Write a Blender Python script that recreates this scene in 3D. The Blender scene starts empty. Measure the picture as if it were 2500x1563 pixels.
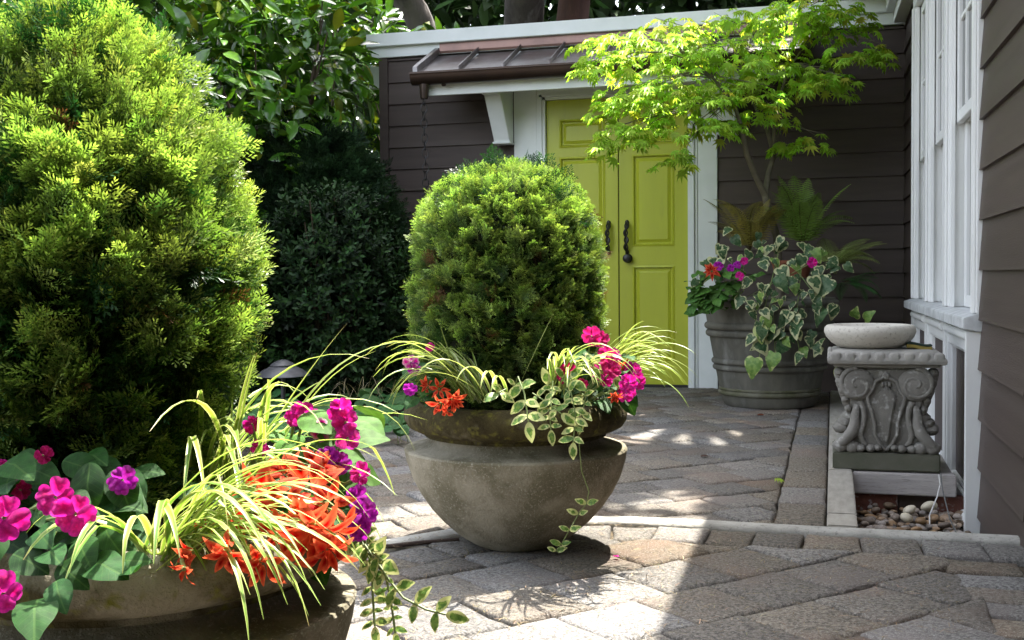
import bpy, bmesh, math, random
import numpy as np
from mathutils import Vector, Matrix

random.seed(11); RNG = np.random.default_rng(11)
SC = bpy.context.scene
COL = SC.collection
R_ = math.radians

# ------------------------------------------------------------------ camera
CAM_H, FPX, YAW, PITCH, ROLL = 0.80, 2780.0, R_(15.77), R_(2.2), R_(-0.53)
cf = Vector((-math.sin(YAW) * math.cos(PITCH), math.cos(YAW) * math.cos(PITCH), -math.sin(PITCH)))
cr = cf.cross(Vector((0, 0, 1))).normalized(); cu = cr.cross(cf)
cr, cu = (cr * math.cos(ROLL) + cu * math.sin(ROLL)), (cu * math.cos(ROLL) - cr * math.sin(ROLL))
CO = Vector((0, 0, CAM_H))
cd = bpy.data.cameras.new('camera'); cam = bpy.data.objects.new('camera', cd); COL.objects.link(cam)
cam.matrix_world = Matrix(((cr.x, cu.x, -cf.x, 0), (cr.y, cu.y, -cf.y, 0), (cr.z, cu.z, -cf.z, CAM_H), (0, 0, 0, 1)))
cd.sensor_width = 36; cd.lens = 36 * FPX / 2500; cd.clip_start = 0.02; cd.clip_end = 2000
SC.camera = cam

# ------------------------------------------------------------------ sky, sun, exposure
SUN = Vector((0.10, 0.40, 1.0)).normalized()          # towards the sun: behind the shed, high, a little to the right
SXY = (0.10, 0.40)
w = bpy.data.worlds.new('World'); SC.world = w; w.use_nodes = True
nt = w.node_tree; bgn = nt.nodes['Background']
sky = nt.nodes.new('ShaderNodeTexSky'); sky.sky_type = 'NISHITA'; sky.sun_disc = False
sky.sun_elevation = math.asin(SUN.z); sky.sun_rotation = math.atan2(SUN.x, SUN.y)
sky.dust_density = 3.0; hsv = nt.nodes.new('ShaderNodeHueSaturation'); hsv.inputs['Saturation'].default_value = 0.45
nt.links.new(sky.outputs[0], hsv.inputs['Color']); nt.links.new(hsv.outputs[0], bgn.inputs[0]); bgn.inputs[1].default_value = 0.15
sd = bpy.data.lights.new('sun', 'SUN'); so = bpy.data.objects.new('sun', sd); COL.objects.link(so)
so.location = (3, 14, 30); so.rotation_euler = SUN.to_track_quat('Z', 'Y').to_euler()
sd.energy = 3.2; sd.angle = R_(0.53); sd.color = (1.0, 0.95, 0.86)
vs = SC.view_settings; vs.view_transform = 'Standard'; vs.look = 'None'; vs.gamma = 1; vs.exposure = 2.75
try: vs.use_curve_mapping = False
except Exception: pass
SC.cycles.use_denoising = True
SC.cycles.max_bounces = 8; SC.cycles.transparent_max_bounces = 6

# ------------------------------------------------------------------ helpers
DL, DM = 1.05, 1.03
def at(x, y, d):
    """world point on the ray through photo pixel (x, y), d metres deep"""
    d *= DL if d < 2 else (DM if 2.8 < d < 3.35 and d != 3 else 1)
    return CO + (cf + cr * ((x - 1250) / FPX) - cu * ((y - 781.5) / FPX)) * d
def gnd(x, y, z=0.0):
    r = at(x, y, 3) - CO; return CO + r * ((z - CAM_H) / r.z)
def U(a, b): return random.uniform(a, b)

def tag(o, label=None, cat=None, group=None, kind=None):
    if label: o['label'] = label
    if cat: o['category'] = cat
    if group: o['group'] = group
    if kind: o['kind'] = kind
    return o
def thing(name, loc, label, cat, group=None):
    o = bpy.data.objects.new(name, None); COL.objects.link(o); o.location = loc; o.empty_display_size = .05
    return tag(o, label, cat, group)
def link(name, me, parent=None, mat=None):
    o = bpy.data.objects.new(name, me); COL.objects.link(o)
    if mat is not None and not me.materials: me.materials.append(mat)
    if parent is not None:
        o.parent = parent
        q = parent; off = Vector((0, 0, 0))
        while q is not None: off += Vector(q.location); q = q.parent
        o.location = -off                                     # parents are never rotated or scaled unless stated
    return o
def place(name, me, parent, mw):
    """a part with its own world matrix under an unrotated parent"""
    o = bpy.data.objects.new(name, me); COL.objects.link(o); o.parent = parent
    q = parent; off = Vector((0, 0, 0))
    while q is not None: off += Vector(q.location); q = q.parent
    o.matrix_local = Matrix.Translation(-off) @ mw
    return o

class MB:
    def __init__(s): s.v = []; s.f = []
    def quad(s, a, b, c, d):
        n = len(s.v); s.v += [tuple(a), tuple(b), tuple(c), tuple(d)]; s.f.append((n, n + 1, n + 2, n + 3))
    def box(s, x0, x1, y0, y1, z0, z1):
        n = len(s.v)
        s.v += [(x0,y0,z0),(x1,y0,z0),(x1,y1,z0),(x0,y1,z0),(x0,y0,z1),(x1,y0,z1),(x1,y1,z1),(x0,y1,z1)]
        s.f += [tuple(n+i for i in f) for f in ((0,3,2,1),(4,5,6,7),(0,1,5,4),(1,2,6,5),(2,3,7,6),(3,0,4,7))]
    def prism(s, prof, axis, a0, a1):
        """extrude a closed 2D profile along axis 0/1/2 from a0 to a1"""
        n = len(s.v); k = len(prof)
        for a in (a0, a1):
            for p in prof:
                q = [p[0], p[1]]; q.insert(axis, a); s.v.append(tuple(q))
        s.f.append(tuple(n + i for i in range(k))); s.f.append(tuple(n + k + k - 1 - i for i in range(k)))
        for i in range(k):
            j = (i + 1) % k; s.f.append((n + j, n + i, n + k + i, n + k + j))
    def lathe(s, prof, cx=0, cy=0, cz=0, n=64, wob=None, cap=False):
        b = len(s.v)
        for (r, z) in prof:
            for i in range(n):
                a = 2 * math.pi * i / n; rr = r * (wob(a, z) if wob else 1)
                s.v.append((cx + rr * math.cos(a), cy + rr * math.sin(a), cz + z))
        for j in range(len(prof) - 1):
            for i in range(n):
                k = (i + 1) % n
                s.f.append((b + j*n + i, b + j*n + k, b + (j+1)*n + k, b + (j+1)*n + i))
        if cap:
            s.f.append(tuple(b + n - 1 - i for i in range(n))); m = b + (len(prof) - 1) * n; s.f.append(tuple(m + i for i in range(n)))
    def tube(s, pts, rad, n=8, cap=True):
        pts = [Vector(p) for p in pts]; b = len(s.v); up = None
        if not hasattr(rad, '__len__'): rad = [rad] * len(pts)
        for i, p in enumerate(pts):
            t = (pts[min(i + 1, len(pts) - 1)] - pts[max(i - 1, 0)]).normalized()
            if up is None: up = Vector((0, 0, 1)) if abs(t.z) < .9 else Vector((1, 0, 0))
            a = t.cross(up).normalized(); up = a.cross(t).normalized()
            for k in range(n):
                g = 2 * math.pi * k / n; q = p + (a * math.cos(g) + up * math.sin(g)) * rad[i]; s.v.append(tuple(q))
        for i in range(len(pts) - 1):
            for k in range(n):
                l = (k + 1) % n; s.f.append((b + i*n + k, b + (i+1)*n + k, b + (i+1)*n + l, b + i*n + l))
        if cap:
            s.f.append(tuple(b + k for k in range(n))); m = b + (len(pts) - 1) * n; s.f.append(tuple(m + n - 1 - k for k in range(n)))
    def blob(s, c, r, n=10, m=7, jit=0.0, e=1.0):
        """an ellipsoid lump, r a triple"""
        b = len(s.v)
        for j in range(m + 1):
            ph = math.pi * j / m
            for i in range(n):
                a = 2 * math.pi * i / n; q = 1 + (U(-jit, jit) if jit else 0)
                sx = lambda v: math.copysign(abs(v) ** e, v)
                s.v.append((c[0] + r[0]*q*sx(math.sin(ph)) * sx(math.cos(a)), c[1] + r[1]*q*sx(math.sin(ph)) * sx(math.sin(a)), c[2] + r[2]*q*sx(math.cos(ph))))
        for j in range(m):
            for i in range(n):
                k = (i + 1) % n; s.f.append((b + j*n + i, b + (j+1)*n + i, b + (j+1)*n + k, b + j*n + k))
    def mesh(s, name, smooth=False, bevel=0.0, angle=40):
        me = bpy.data.meshes.new(name); me.from_pydata(s.v, [], s.f); me.update()
        bm = bmesh.new(); bm.from_mesh(me); bmesh.ops.remove_doubles(bm, verts=bm.verts, dist=1e-6)
        bmesh.ops.recalc_face_normals(bm, faces=bm.faces)
        if bevel:
            es = [e for e in bm.edges if len(e.link_faces) == 2 and e.calc_face_angle(0) > R_(35)]
            bmesh.ops.bevel(bm, geom=es, offset=bevel, segments=2, affect='EDGES', clamp_overlap=True)
        bm.to_mesh(me); bm.free()
        if smooth:
            me.polygons.foreach_set('use_smooth', [True] * len(me.polygons))
            try: me.set_sharp_from_angle(angle=R_(angle))
            except Exception: pass
        return me
    def build(s, name, mat, parent=None, smooth=False, bevel=0.0, angle=40):
        return link(name, s.mesh(name, smooth, bevel, angle), parent, mat)

# ------------------------------------------------------------------ materials
def mat(name, base, rough=.7, base2=None, scale=6.0, bump=0.0, bscale=80.0, objvar=0.0, spec=.5, metal=0.0, detail=6, contrast=(.35, .65),
        speck=None, coat=0.0, stretch=(1, 1, 1), bump2=None, base3=None, scale3=1.5, contrast3=(.5, .7), hue=0.0):
    m = bpy.data.materials.new(name); m.use_nodes = True; N = m.node_tree.nodes; L = m.node_tree.links
    P = N['Principled BSDF']; tc = N.new('ShaderNodeTexCoord'); mp = N.new('ShaderNodeMapping'); L.new(tc.outputs['Object'], mp.inputs[0])
    mp.inputs['Scale'].default_value = stretch
    def noise(sc, det=6, ro=.6):
        n = N.new('ShaderNodeTexNoise'); n.inputs['Scale'].default_value = sc; n.inputs['Detail'].default_value = det; n.inputs['Roughness'].default_value = ro
        L.new(mp.outputs[0], n.inputs['Vector']); return n.outputs['Fac']
    def ramp(f, a, b):
        r = N.new('ShaderNodeMapRange'); r.inputs[1].default_value = a; r.inputs[2].default_value = b; L.new(f, r.inputs[0]); return r.outputs[0]
    def mix(f, a, b):
        x = N.new('ShaderNodeMix'); x.data_type = 'RGBA'; L.new(f, x.inputs[0]) if not isinstance(f, float) else setattr(x.inputs[0], 'default_value', f)
        for i, c in ((6, a), (7, b)):
            if isinstance(c, tuple): x.inputs[i].default_value = (*c, 1)
            else: L.new(c, x.inputs[i])
        return x.outputs[2]
    c = base
    if base2: c = mix(ramp(noise(scale, detail), *contrast), base, base2)
    if base3: c = mix(ramp(noise(scale3, 5), *contrast3), c, base3)
    if speck: c = mix(ramp(noise(speck[1], 2, .8), .55, .72), c, speck[0])
    if objvar or hue:
        oi = N.new('ShaderNodeObjectInfo'); hs = N.new('ShaderNodeHueSaturation')
        if objvar:
            r = N.new('ShaderNodeMapRange'); r.inputs[3].default_value = 1 - objvar; r.inputs[4].default_value = 1 + objvar
            L.new(oi.outputs['Random'], r.inputs[0]); L.new(r.outputs[0], hs.inputs['Value'])
        if hue:
            mm = N.new('ShaderNodeMath'); mm.operation = 'MULTIPLY'; mm.inputs[1].default_value = 7.31; L.new(oi.outputs['Random'], mm.inputs[0])
            fr = N.new('ShaderNodeMath'); fr.operation = 'FRACT'; L.new(mm.outputs[0], fr.inputs[0])
            r2 = N.new('ShaderNodeMapRange'); r2.inputs[3].default_value = 1 - hue; r2.inputs[4].default_value = 1 + hue
            L.new(fr.outputs[0], r2.inputs[0]); L.new(r2.outputs[0], hs.inputs['Saturation'])
        if isinstance(c, tuple): hs.inputs['Color'].default_value = (*c, 1)
        else: L.new(c, hs.inputs['Color'])
        c = hs.outputs[0]
    if isinstance(c, tuple): P.inputs['Base Color'].default_value = (*c, 1)
    else: L.new(c, P.inputs['Base Color'])
    P.inputs['Roughness'].default_value = rough; P.inputs['Metallic'].default_value = metal; P.inputs['Specular IOR Level'].default_value = spec
    P.inputs['Coat Weight'].default_value = coat
    if bump:
        b = N.new('ShaderNodeBump'); b.inputs['Strength'].default_value = 1; b.inputs['Distance'].default_value = bump
        h = noise(bscale, 6, .65)
        if bump2:
            ad = N.new('ShaderNodeMath'); ad.operation = 'MULTIPLY_ADD'; L.new(noise(bump2[0], 4), ad.inputs[0]); ad.inputs[1].default_value = bump2[1]; L.new(h, ad.inputs[2]); h = ad.outputs[0]
        L.new(h, b.inputs['Height']); L.new(b.outputs[0], P.inputs['Normal'])
    return m

def leafmat(name, rough=.45, trans=.35, spec=.5, bump=0.0, tint=(1, 1, 1), coat=0.0, veins=False):
    """foliage: own colour from the mesh attribute col, diffuse and gloss plus light let through"""
    m = bpy.data.materials.new(name); m.use_nodes = True; N = m.node_tree.nodes; L = m.node_tree.links
    P = N['Principled BSDF']; O = N['Material Output']
    a = N.new('ShaderNodeAttribute'); a.attribute_name = 'col'
    tcn = N.new('ShaderNodeTexCoord'); nz = N.new('ShaderNodeTexNoise'); nz.inputs['Scale'].default_value = 5.0; nz.inputs['Detail'].default_value = 5; L.new(tcn.outputs['Object'], nz.inputs['Vector'])
    mr = N.new('ShaderNodeMapRange'); mr.inputs[1].default_value = .3; mr.inputs[2].default_value = .7; mr.inputs[3].default_value = .68; mr.inputs[4].default_value = 1.28; L.new(nz.outputs['Fac'], mr.inputs[0])
    vc = N.new('ShaderNodeMix'); vc.data_type = 'RGBA'; vc.blend_type = 'MULTIPLY'; vc.inputs[0].default_value = 1; L.new(a.outputs['Color'], vc.inputs[6]); L.new(mr.outputs[0], vc.inputs[7])
    if veins:                                                 # pale midrib and side veins in the leaf's own frame
        sx = N.new('ShaderNodeSeparateXYZ'); L.new(tcn.outputs['Object'], sx.inputs[0])
        def mth(op, *ins):
            n = N.new('ShaderNodeMath'); n.operation = op
            for k_, v_ in enumerate(ins):
                if isinstance(v_, (int, float)): n.inputs[k_].default_value = v_
                else: L.new(v_, n.inputs[k_])
            return n.outputs[0]
        ax = mth('ABSOLUTE', sx.outputs[0]); mid = mth('LESS_THAN', ax, .018); fr_ = mth('FRACT', mth('MULTIPLY', mth('SUBTRACT', sx.outputs[1], mth('MULTIPLY', ax, .75)), 8.0)); sv = mth('MULTIPLY', mth('LESS_THAN', fr_, .10), .5); vv = mth('MAXIMUM', mid, sv)
        v2 = N.new('ShaderNodeMix'); v2.data_type = 'RGBA'; L.new(mth('MULTIPLY', vv, .26), v2.inputs[0]); L.new(vc.outputs[2], v2.inputs[6]); v2.inputs[7].default_value = (.13, .24, .06, 1); vc = v2
    L.new(vc.outputs[2], P.inputs['Base Color']); P.inputs['Roughness'].default_value = rough; P.inputs['Specular IOR Level'].default_value = spec
    P.inputs['Coat Weight'].default_value = coat; P.inputs['Coat Roughness'].default_value = .15
    t = N.new('ShaderNodeBsdfTranslucent'); mx = N.new('ShaderNodeMix'); mx.data_type = 'RGBA'; mx.blend_type = 'MULTIPLY'; mx.inputs[0].default_value = 1
    L.new(vc.outputs[2], mx.inputs[6]); mx.inputs[7].default_value = (*tint, 1); L.new(mx.outputs[2], t.inputs[0])
    ms = N.new('ShaderNodeMixShader'); ms.inputs[0].default_value = trans
    L.new(P.outputs[0], ms.inputs[1]); L.new(t.outputs[0], ms.inputs[2]); L.new(ms.outputs[0], O.inputs[0])
    if bump:
        tc = N.new('ShaderNodeTexCoord'); n = N.new('ShaderNodeTexNoise'); n.inputs['Scale'].default_value = 90; L.new(tc.outputs['Object'], n.inputs['Vector'])
        b = N.new('ShaderNodeBump'); b.inputs['Distance'].default_value = bump; L.new(n.outputs[0], b.inputs['Height']); L.new(b.outputs[0], P.inputs['Normal'])
    return m

def variegated(name, green, green2, cream, edge, nscale=14.0, trans=.2, rough=.42):
    m = leafmat(name, rough, trans, .3); N = m.node_tree.nodes; L = m.node_tree.links; P = N['Principled BSDF']
    a = [n for n in N if n.type == 'ATTRIBUTE'][0]; tc = N.new('ShaderNodeTexCoord'); oi = N.new('ShaderNodeObjectInfo')
    av = N.new('ShaderNodeVectorMath'); av.operation = 'MULTIPLY_ADD'; L.new(oi.outputs['Random'], av.inputs[0]); av.inputs[1].default_value = (37, 23, 11); L.new(tc.outputs['Object'], av.inputs[2])
    def noise(sc): n = N.new('ShaderNodeTexNoise'); n.inputs['Scale'].default_value = sc; n.inputs['Detail'].default_value = 4; L.new(av.outputs[0], n.inputs['Vector']); return n.outputs['Fac']
    ad = N.new('ShaderNodeMath'); ad.operation = 'MULTIPLY_ADD'; L.new(noise(3.2), ad.inputs[0]); ad.inputs[1].default_value = 1.7; L.new(a.outputs['Fac'], ad.inputs[2])
    a2 = N.new('ShaderNodeMath'); a2.operation = 'MULTIPLY_ADD'; L.new(oi.outputs['Random'], a2.inputs[0]); a2.inputs[1].default_value = .45; L.new(ad.outputs[0], a2.inputs[2])
    mr = N.new('ShaderNodeMapRange'); mr.inputs[1].default_value = edge + .38; mr.inputs[2].default_value = edge + .47; L.new(a2.outputs[0], mr.inputs[0])
    r2 = N.new('ShaderNodeMapRange'); r2.inputs[1].default_value = .42; r2.inputs[2].default_value = .58; L.new(noise(5.0), r2.inputs[0])
    def mix(f, c1, c2):
        x = N.new('ShaderNodeMix'); x.data_type = 'RGBA'; L.new(f, x.inputs[0])
        for i, c in ((6, c1), (7, c2)):
            if isinstance(c, tuple): x.inputs[i].default_value = (*c, 1)
            else: L.new(c, x.inputs[i])
        return x.outputs[2]
    c = mix(mr.outputs[0], mix(r2.outputs[0], green, green2), cream); L.new(c, P.inputs['Base Color'])
    t = [n for n in N if n.type == 'BSDF_TRANSLUCENT'][0]; L.new(c, t.inputs[0]); return m
M = {}
M['siding'] = mat('siding_paint', (.082, .062, .053), .52, (.068, .052, .045), 2.5, bump=.0009, bscale=45, objvar=.10, stretch=(1, .35, 9), spec=.22, base3=(.092, .074, .064), scale3=1.1, contrast3=(.5, .8))
M['white'] = mat('white_paint', (.84, .84, .82), .35, (.79, .79, .77), 3, bump=.0004, bscale=30)
M['white_shed'] = mat('white_trim_paint', (.74, .76, .74), .45, (.66, .69, .66), 4, bump=.0004, bscale=40)
M['sillpaint'] = mat('worn_sill_paint', (.62, .63, .63), .55, (.42, .43, .43), 14, bump=.0008, bscale=90)
M['door'] = mat('lime_door_paint', (.46, .49, .032), .34, (.41, .44, .028), 2.2, bump=.0006, bscale=70, stretch=(3, 1, .4), base3=(.38, .40, .035), scale3=9, contrast3=(.62, .8))
M['panelgrey'] = mat('brown_panel_paint', (.105, .085, .078), .7, (.09, .073, .067), 5, bump=.001, bscale=120)
M['copper'] = mat('weathered_copper_sheen', (.13, .105, .098), .30, (.24, .225, .225), 5, bump=.0012, bscale=9, metal=.55, speck=((.3, .29, .30), 9))  # pale grey mottling stands in for reflected sky over the weathered brown
M['copper_new'] = mat('copper_flashing', (.26, .155, .125), .38, (.19, .115, .095), 5, metal=.5, bump=.001, bscale=7)
M['gutter'] = mat('bronze_gutter', (.055, .034, .024), .33, (.04, .026, .02), 5, metal=.5)
M['iron'] = mat('black_iron', (.012, .011, .011), .38, bump=.001, bscale=60)
M['lamp'] = mat('black_lamp_metal', (.035, .035, .04), .42, (.05, .05, .055), 8)
M['glass'] = mat('window_glass', (.03, .035, .035), .03, spec=.9)
M['dark'] = mat('interior_dark', (.03, .028, .026), .9)
M['concrete'] = mat('planter_concrete', (.31, .28, .215), .9, (.155, .138, .092), 7, bump=.006, bscale=130, base3=(.115, .102, .06), scale3=2.6, contrast3=(.52, .68), speck=((.35, .325, .26), 150), detail=12, contrast=(.40, .60), bump2=(45, .9), spec=.2)
M['moss'] = mat('mossy_rim', (.085, .070, .030), .95, (.042, .034, .016), 22, bump=.012, bscale=110, base3=(.19, .17, .12), scale3=7, contrast3=(.56, .70), speck=((.15, .14, .03), 34), detail=9, spec=.15)
M['moss_pale'] = mat('pale_mossy_rim', (.12, .10, .05), .95, (.055, .045, .02), 18, bump=.012, bscale=110, base3=(.34, .31, .235), scale3=6, contrast3=(.46, .62), speck=((.20, .20, .04), 30), detail=9, spec=.15)  # mossy rim with more and paler patches than the other bowl's
M['barrel'] = mat('aged_barrel_concrete', (.155, .145, .115), .85, (.060, .058, .046), 5, bump=.002, bscale=120, stretch=(1, 1, .35), base3=(.27, .26, .23), scale3=5, contrast3=(.55, .75), detail=8)
M['barrelmoss'] = mat('barrel_foot_moss', (.075, .075, .035), .9, (.16, .15, .11), 9, bump=.003, bscale=120)
M['stone'] = mat('cast_stone', (.215, .20, .175), .9, (.15, .14, .12), 7, bump=.0028, bscale=150, speck=((.36, .35, .32), 26), base3=(.11, .108, .08), scale3=3, contrast3=(.55, .75), bump2=(35, .8))
M['stonetop'] = mat('cast_stone_cap', (.34, .32, .285), .9, (.24, .23, .205), 9, bump=.0028, bscale=150, bump2=(35, .8))
M['plinth'] = mat('mossy_plinth', (.12, .115, .085), .9, (.075, .08, .05), 6, bump=.0022, bscale=150)
M['bowl'] = mat('pale_limestone', (.60, .56, .49), .85, (.50, .465, .40), 8, bump=.003, bscale=45, speck=((.34, .31, .26), 60))
M['kerb'] = mat('kerb_concrete', (.40, .385, .345), .9, (.28, .27, .24), 9, bump=.004, bscale=90, speck=((.2, .19, .17), 60))
M['paver'] = mat('tumbled_paver', (.255, .230, .197), .95, (.108, .098, .086), 95, bump=.008, bscale=150, objvar=.22, speck=((.42, .40, .36), 210), base3=(.20, .160, .136), scale3=3, contrast3=(.48, .70), hue=.6, bump2=(380, .6), detail=12, contrast=(.40, .60), spec=.2)
M['joint'] = mat('joint_sand', (.040, .033, .024), 1, (.075, .055, .03), 18, bump=.005, bscale=120, speck=((.13, .08, .025), 70))
M['border'] = mat('edging_strip', (.34, .315, .27), .85, (.25, .23, .195), 8, bump=.0015, bscale=90, objvar=.06, stretch=(4, 1, 1))
M['timber'] = mat('painted_timber', (.46, .42, .40), .7, (.36, .33, .31), 6, bump=.0015, bscale=50, stretch=(1, 6, 10), speck=((.26, .24, .22), 20))
M['redbrick'] = mat('red_brick', (.20, .075, .05), .9, (.13, .05, .04), 9, bump=.003, bscale=90, objvar=.25, speck=((.4, .36, .33), 30))
M['pebble'] = mat('river_pebble', (.30, .22, .155), .5, (.20, .15, .11), 12, objvar=.55, hue=.6, bump=.0008, bscale=200)
M['soil'] = mat('bed_soil', (.040, .029, .020), 1, (.022, .017, .012), 14, bump=.015, bscale=40, speck=((.09, .065, .045), 60))
M['bark'] = mat('tree_bark', (.085, .072, .062), .95, (.035, .029, .026), 7, bump=.02, bscale=14, stretch=(1, 1, .25), base3=(.20, .19, .18), scale3=4, contrast3=(.55, .7))
M['redbark'] = mat('reddish_bark', (.11, .055, .042), .95, (.05, .028, .024), 8, bump=.02, bscale=14, stretch=(1, 1, .25))
M['twig'] = mat('maple_bark', (.165, .14, .09), .75, (.10, .088, .06), 22, bump=.0012, bscale=90)
M['shrubcore'] = mat('opaque_core_brown', (.020, .024, .010), 1, (.010, .010, .006), 40, bump=.02, bscale=60, spec=.1)
M['stemg'] = mat('green_stem', (.15, .20, .06), .6)
M['stemb'] = mat('brown_stem', (.06, .04, .022), .8)
M['sponge_g'] = mat('green_scourer', (.018, .035, .025), .9, bump=.002, bscale=200)
M['sponge_y'] = mat('yellow_sponge', (.28, .21, .05), .9, bump=.002, bscale=150)
M['cablew'] = mat('white_cable', (.55, .54, .52), .5)
M['cableb'] = mat('grey_cable', (.10, .10, .095), .5)
M['terracotta'] = mat('terracotta', (.30, .10, .05), .85, (.22, .08, .04), 9)
M['steeledge'] = mat('rusty_edging', (.05, .03, .022), .8)
LM = {
 'yew': leafmat('yew_needles', .42, .32, .35, tint=(1.05, 1.2, .6)),
 'laurel': leafmat('laurel_leaf', .22, .22, .6, tint=(1.2, 1.2, .4), coat=.3),
 'dark': leafmat('dark_leaf', .55, .15, .22),
 'maple': leafmat('maple_leaf', .5, .55, .3, tint=(1.2, 1.3, .7)),
 'blade': leafmat('grass_blade', .38, .40, .5, tint=(1.1, 1.1, .7)),
 'soft': leafmat('soft_leaf', .5, .25, .2, bump=.0006, tint=(1.2, 1.2, .5), veins=True),
 'ivy': variegated('ivy_leaf', (.030, .080, .026), (.085, .135, .06), (.46, .46, .24), 1.50),
 'ivyg': variegated('young_ivy_leaf', (.12, .22, .045), (.20, .31, .07), (.42, .46, .16), 1.55),
 'vin': variegated('vinca_leaf', (.075, .16, .03), (.17, .27, .05), (.50, .52, .20), 1.36, trans=.3),
 'petal': leafmat('petal', .6, .45, .2, bump=.0008),
 'fern': leafmat('fern_frond', .5, .35, .3),
 'tree': leafmat('tree_leaf', .5, .3, .4),
 'straw': leafmat('dry_straw', .8, .2, .2),
}

# ------------------------------------------------------------------ numpy leaf scattering
def set_col(me, cols):
    a = me.attributes.new('col', 'FLOAT_COLOR', 'POINT'); c = np.ones((len(cols), 4), np.float32); c[:, :3] = cols; a.data.foreach_set('color', c.ravel())
def raw_mesh(name, V, F, cols, material, smooth=False):
    """V (n,3), F (m,k) all faces of one size"""
    V = np.asarray(V, np.float32); F = np.asarray(F, np.int32); me = bpy.data.meshes.new(name); k = F.shape[1]
    me.vertices.add(len(V)); me.vertices.foreach_set('co', V.ravel())
    me.loops.add(F.size); me.loops.foreach_set('vertex_index', F.ravel())
    me.polygons.add(len(F)); me.polygons.foreach_set('loop_start', np.arange(0, F.size, k, dtype=np.int32)); me.polygons.foreach_set('loop_total', np.full(len(F), k, np.int32))
    if smooth: me.polygons.foreach_set('use_smooth', np.ones(len(F), bool))
    me.update(calc_edges=True); set_col(me, cols); me.materials.append(material); return me
def nrm(a): return a / np.maximum(np.linalg.norm(a, axis=-1, keepdims=True), 1e-9)
def frames(d, n):
    """leaf frames: y along d, z near n"""
    y = nrm(d); x = nrm(np.cross(y, n)); z = np.cross(x, y); return np.stack([x, y, z], -1)     # columns
def scatter(tv, tf, tc, pos, rot, scl, colA, colB):
    """tv template verts, tc per-vertex 0..1 blend between colA and colB (each (K,3)); returns V,F,C"""
    K = len(pos); V = np.einsum('kij,nj->kni', rot, tv) * np.asarray(scl).reshape(K, 1, 1) + pos[:, None, :]
    F = (tf[None] + (np.arange(K) * len(tv))[:, None, None]).reshape(-1, tf.shape[1])
    C = colA[:, None, :] * (1 - tc[None, :, None]) + colB[:, None, :] * tc[None, :, None]
    return V.reshape(-1, 3), F, C.reshape(-1, 3)
def vary(base, K, amt=.2, hue=.08):
    b = np.asarray(base, float)[None] * (1 + RNG.normal(0, amt, (K, 1))) * (1 + RNG.normal(0, hue, (K, 3))); return np.clip(b, .002, .95)
def leaf_tmpl(width=.4, droop=.18, fold=.12, ts=(0, .12, .3, .55, .8, 1.0), power=.8, skew=.9, wave=0.0):
    V = []; F = []; T = []
    for i, t in enumerate(ts):
        h = .5 * width * (math.sin(math.pi * t ** skew) ** power) if 0 < t < 1 else .006
        z = -droop * t * t
        for sgn in (-1, 0, 1):
            V.append((sgn * h, t, z + fold * abs(sgn) * h * 2 + wave * math.sin(t * 9 + sgn) * abs(sgn))); T.append(.12 if sgn == 0 else 0.0)
    for i in range(len(ts) - 1):
        for c in (0, 1):
            a = i * 3 + c; F.append((a, a + 1, a + 4, a + 3))
    return np.array(V), np.array(F), np.array(T)
def fan_leaf(outline, cup=0.0, rings=((.0, 0), (.6, 0), (1.0, 0)), zf=None):
    """leaf from an outline of (x, y) about the blade's middle; rings (fraction, blend)"""
    n = len(outline); c = np.mean(np.array(outline), 0); V = [(c[0], c[1], 0)]; T = [rings[0][1]]; F = []
    for ri, (fr, tb) in enumerate(rings[1:]):
        for k, p in enumerate(outline):
            f = fr if not callable(fr) else fr(k)
            x, y = c[0] + (p[0] - c[0]) * f, c[1] + (p[1] - c[1]) * f
            V.append((x, y, -cup * ((x - c[0]) ** 2 + (y - c[1]) ** 2) + (zf(x, y) if zf else 0))); T.append(tb)
    for k in range(n): F.append((0, 1 + k, 1 + (k + 1) % n, 1 + (k + 1) % n))
    for r in range(len(rings) - 2):
        for k in range(n):
            a = 1 + r * n + k; b = 1 + r * n + (k + 1) % n; F.append((a, a + n, b + n, b))
    return V, F, T
def fan_mesh(name, V, F, T, ca, cb, material):
    me = bpy.data.meshes.new(name); me.from_pydata(V, [], [tuple(dict.fromkeys(f)) for f in F]); me.update()
    T = np.array(T)[:, None]; set_col(me, np.asarray(ca)[None] * (1 - T) + np.asarray(cb)[None] * T)
    me.polygons.foreach_set('use_smooth', [True] * len(me.polygons)); me.materials.append(material); return me
def orient(pos, d, n, s):
    y = Vector(d).normalized(); x = y.cross(Vector(n)); x = x.normalized() if x.length > 1e-6 else Vector((1, 0, 0)); z = x.cross(y)
    return Matrix(((x.x*s, y.x*s, z.x*s, pos[0]), (x.y*s, y.y*s, z.y*s, pos[1]), (x.z*s, y.z*s, z.z*s, pos[2]), (0, 0, 0, 1)))
def rdir(zlo=-1, zhi=1):
    a = U(0, 2 * math.pi); z = U(zlo, zhi); r = math.sqrt(max(0, 1 - z * z)); return Vector((r * math.cos(a), r * math.sin(a), z))
def noise3(p, f=1.0, seed=0):
    """cheap smooth value noise from sines, p (n,3)"""
    p = np.asarray(p) * f + seed * 3.17
    return (np.sin(p[:, 0] * 2.1 + 1.3 * np.sin(p[:, 1] * 1.7 + seed)) + np.sin(p[:, 1] * 2.3 + 1.1 * np.sin(p[:, 2] * 1.9)) + np.sin(p[:, 2] * 2.7 + 1.2 * np.sin(p[:, 0] * 2.2))) / 3

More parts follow.
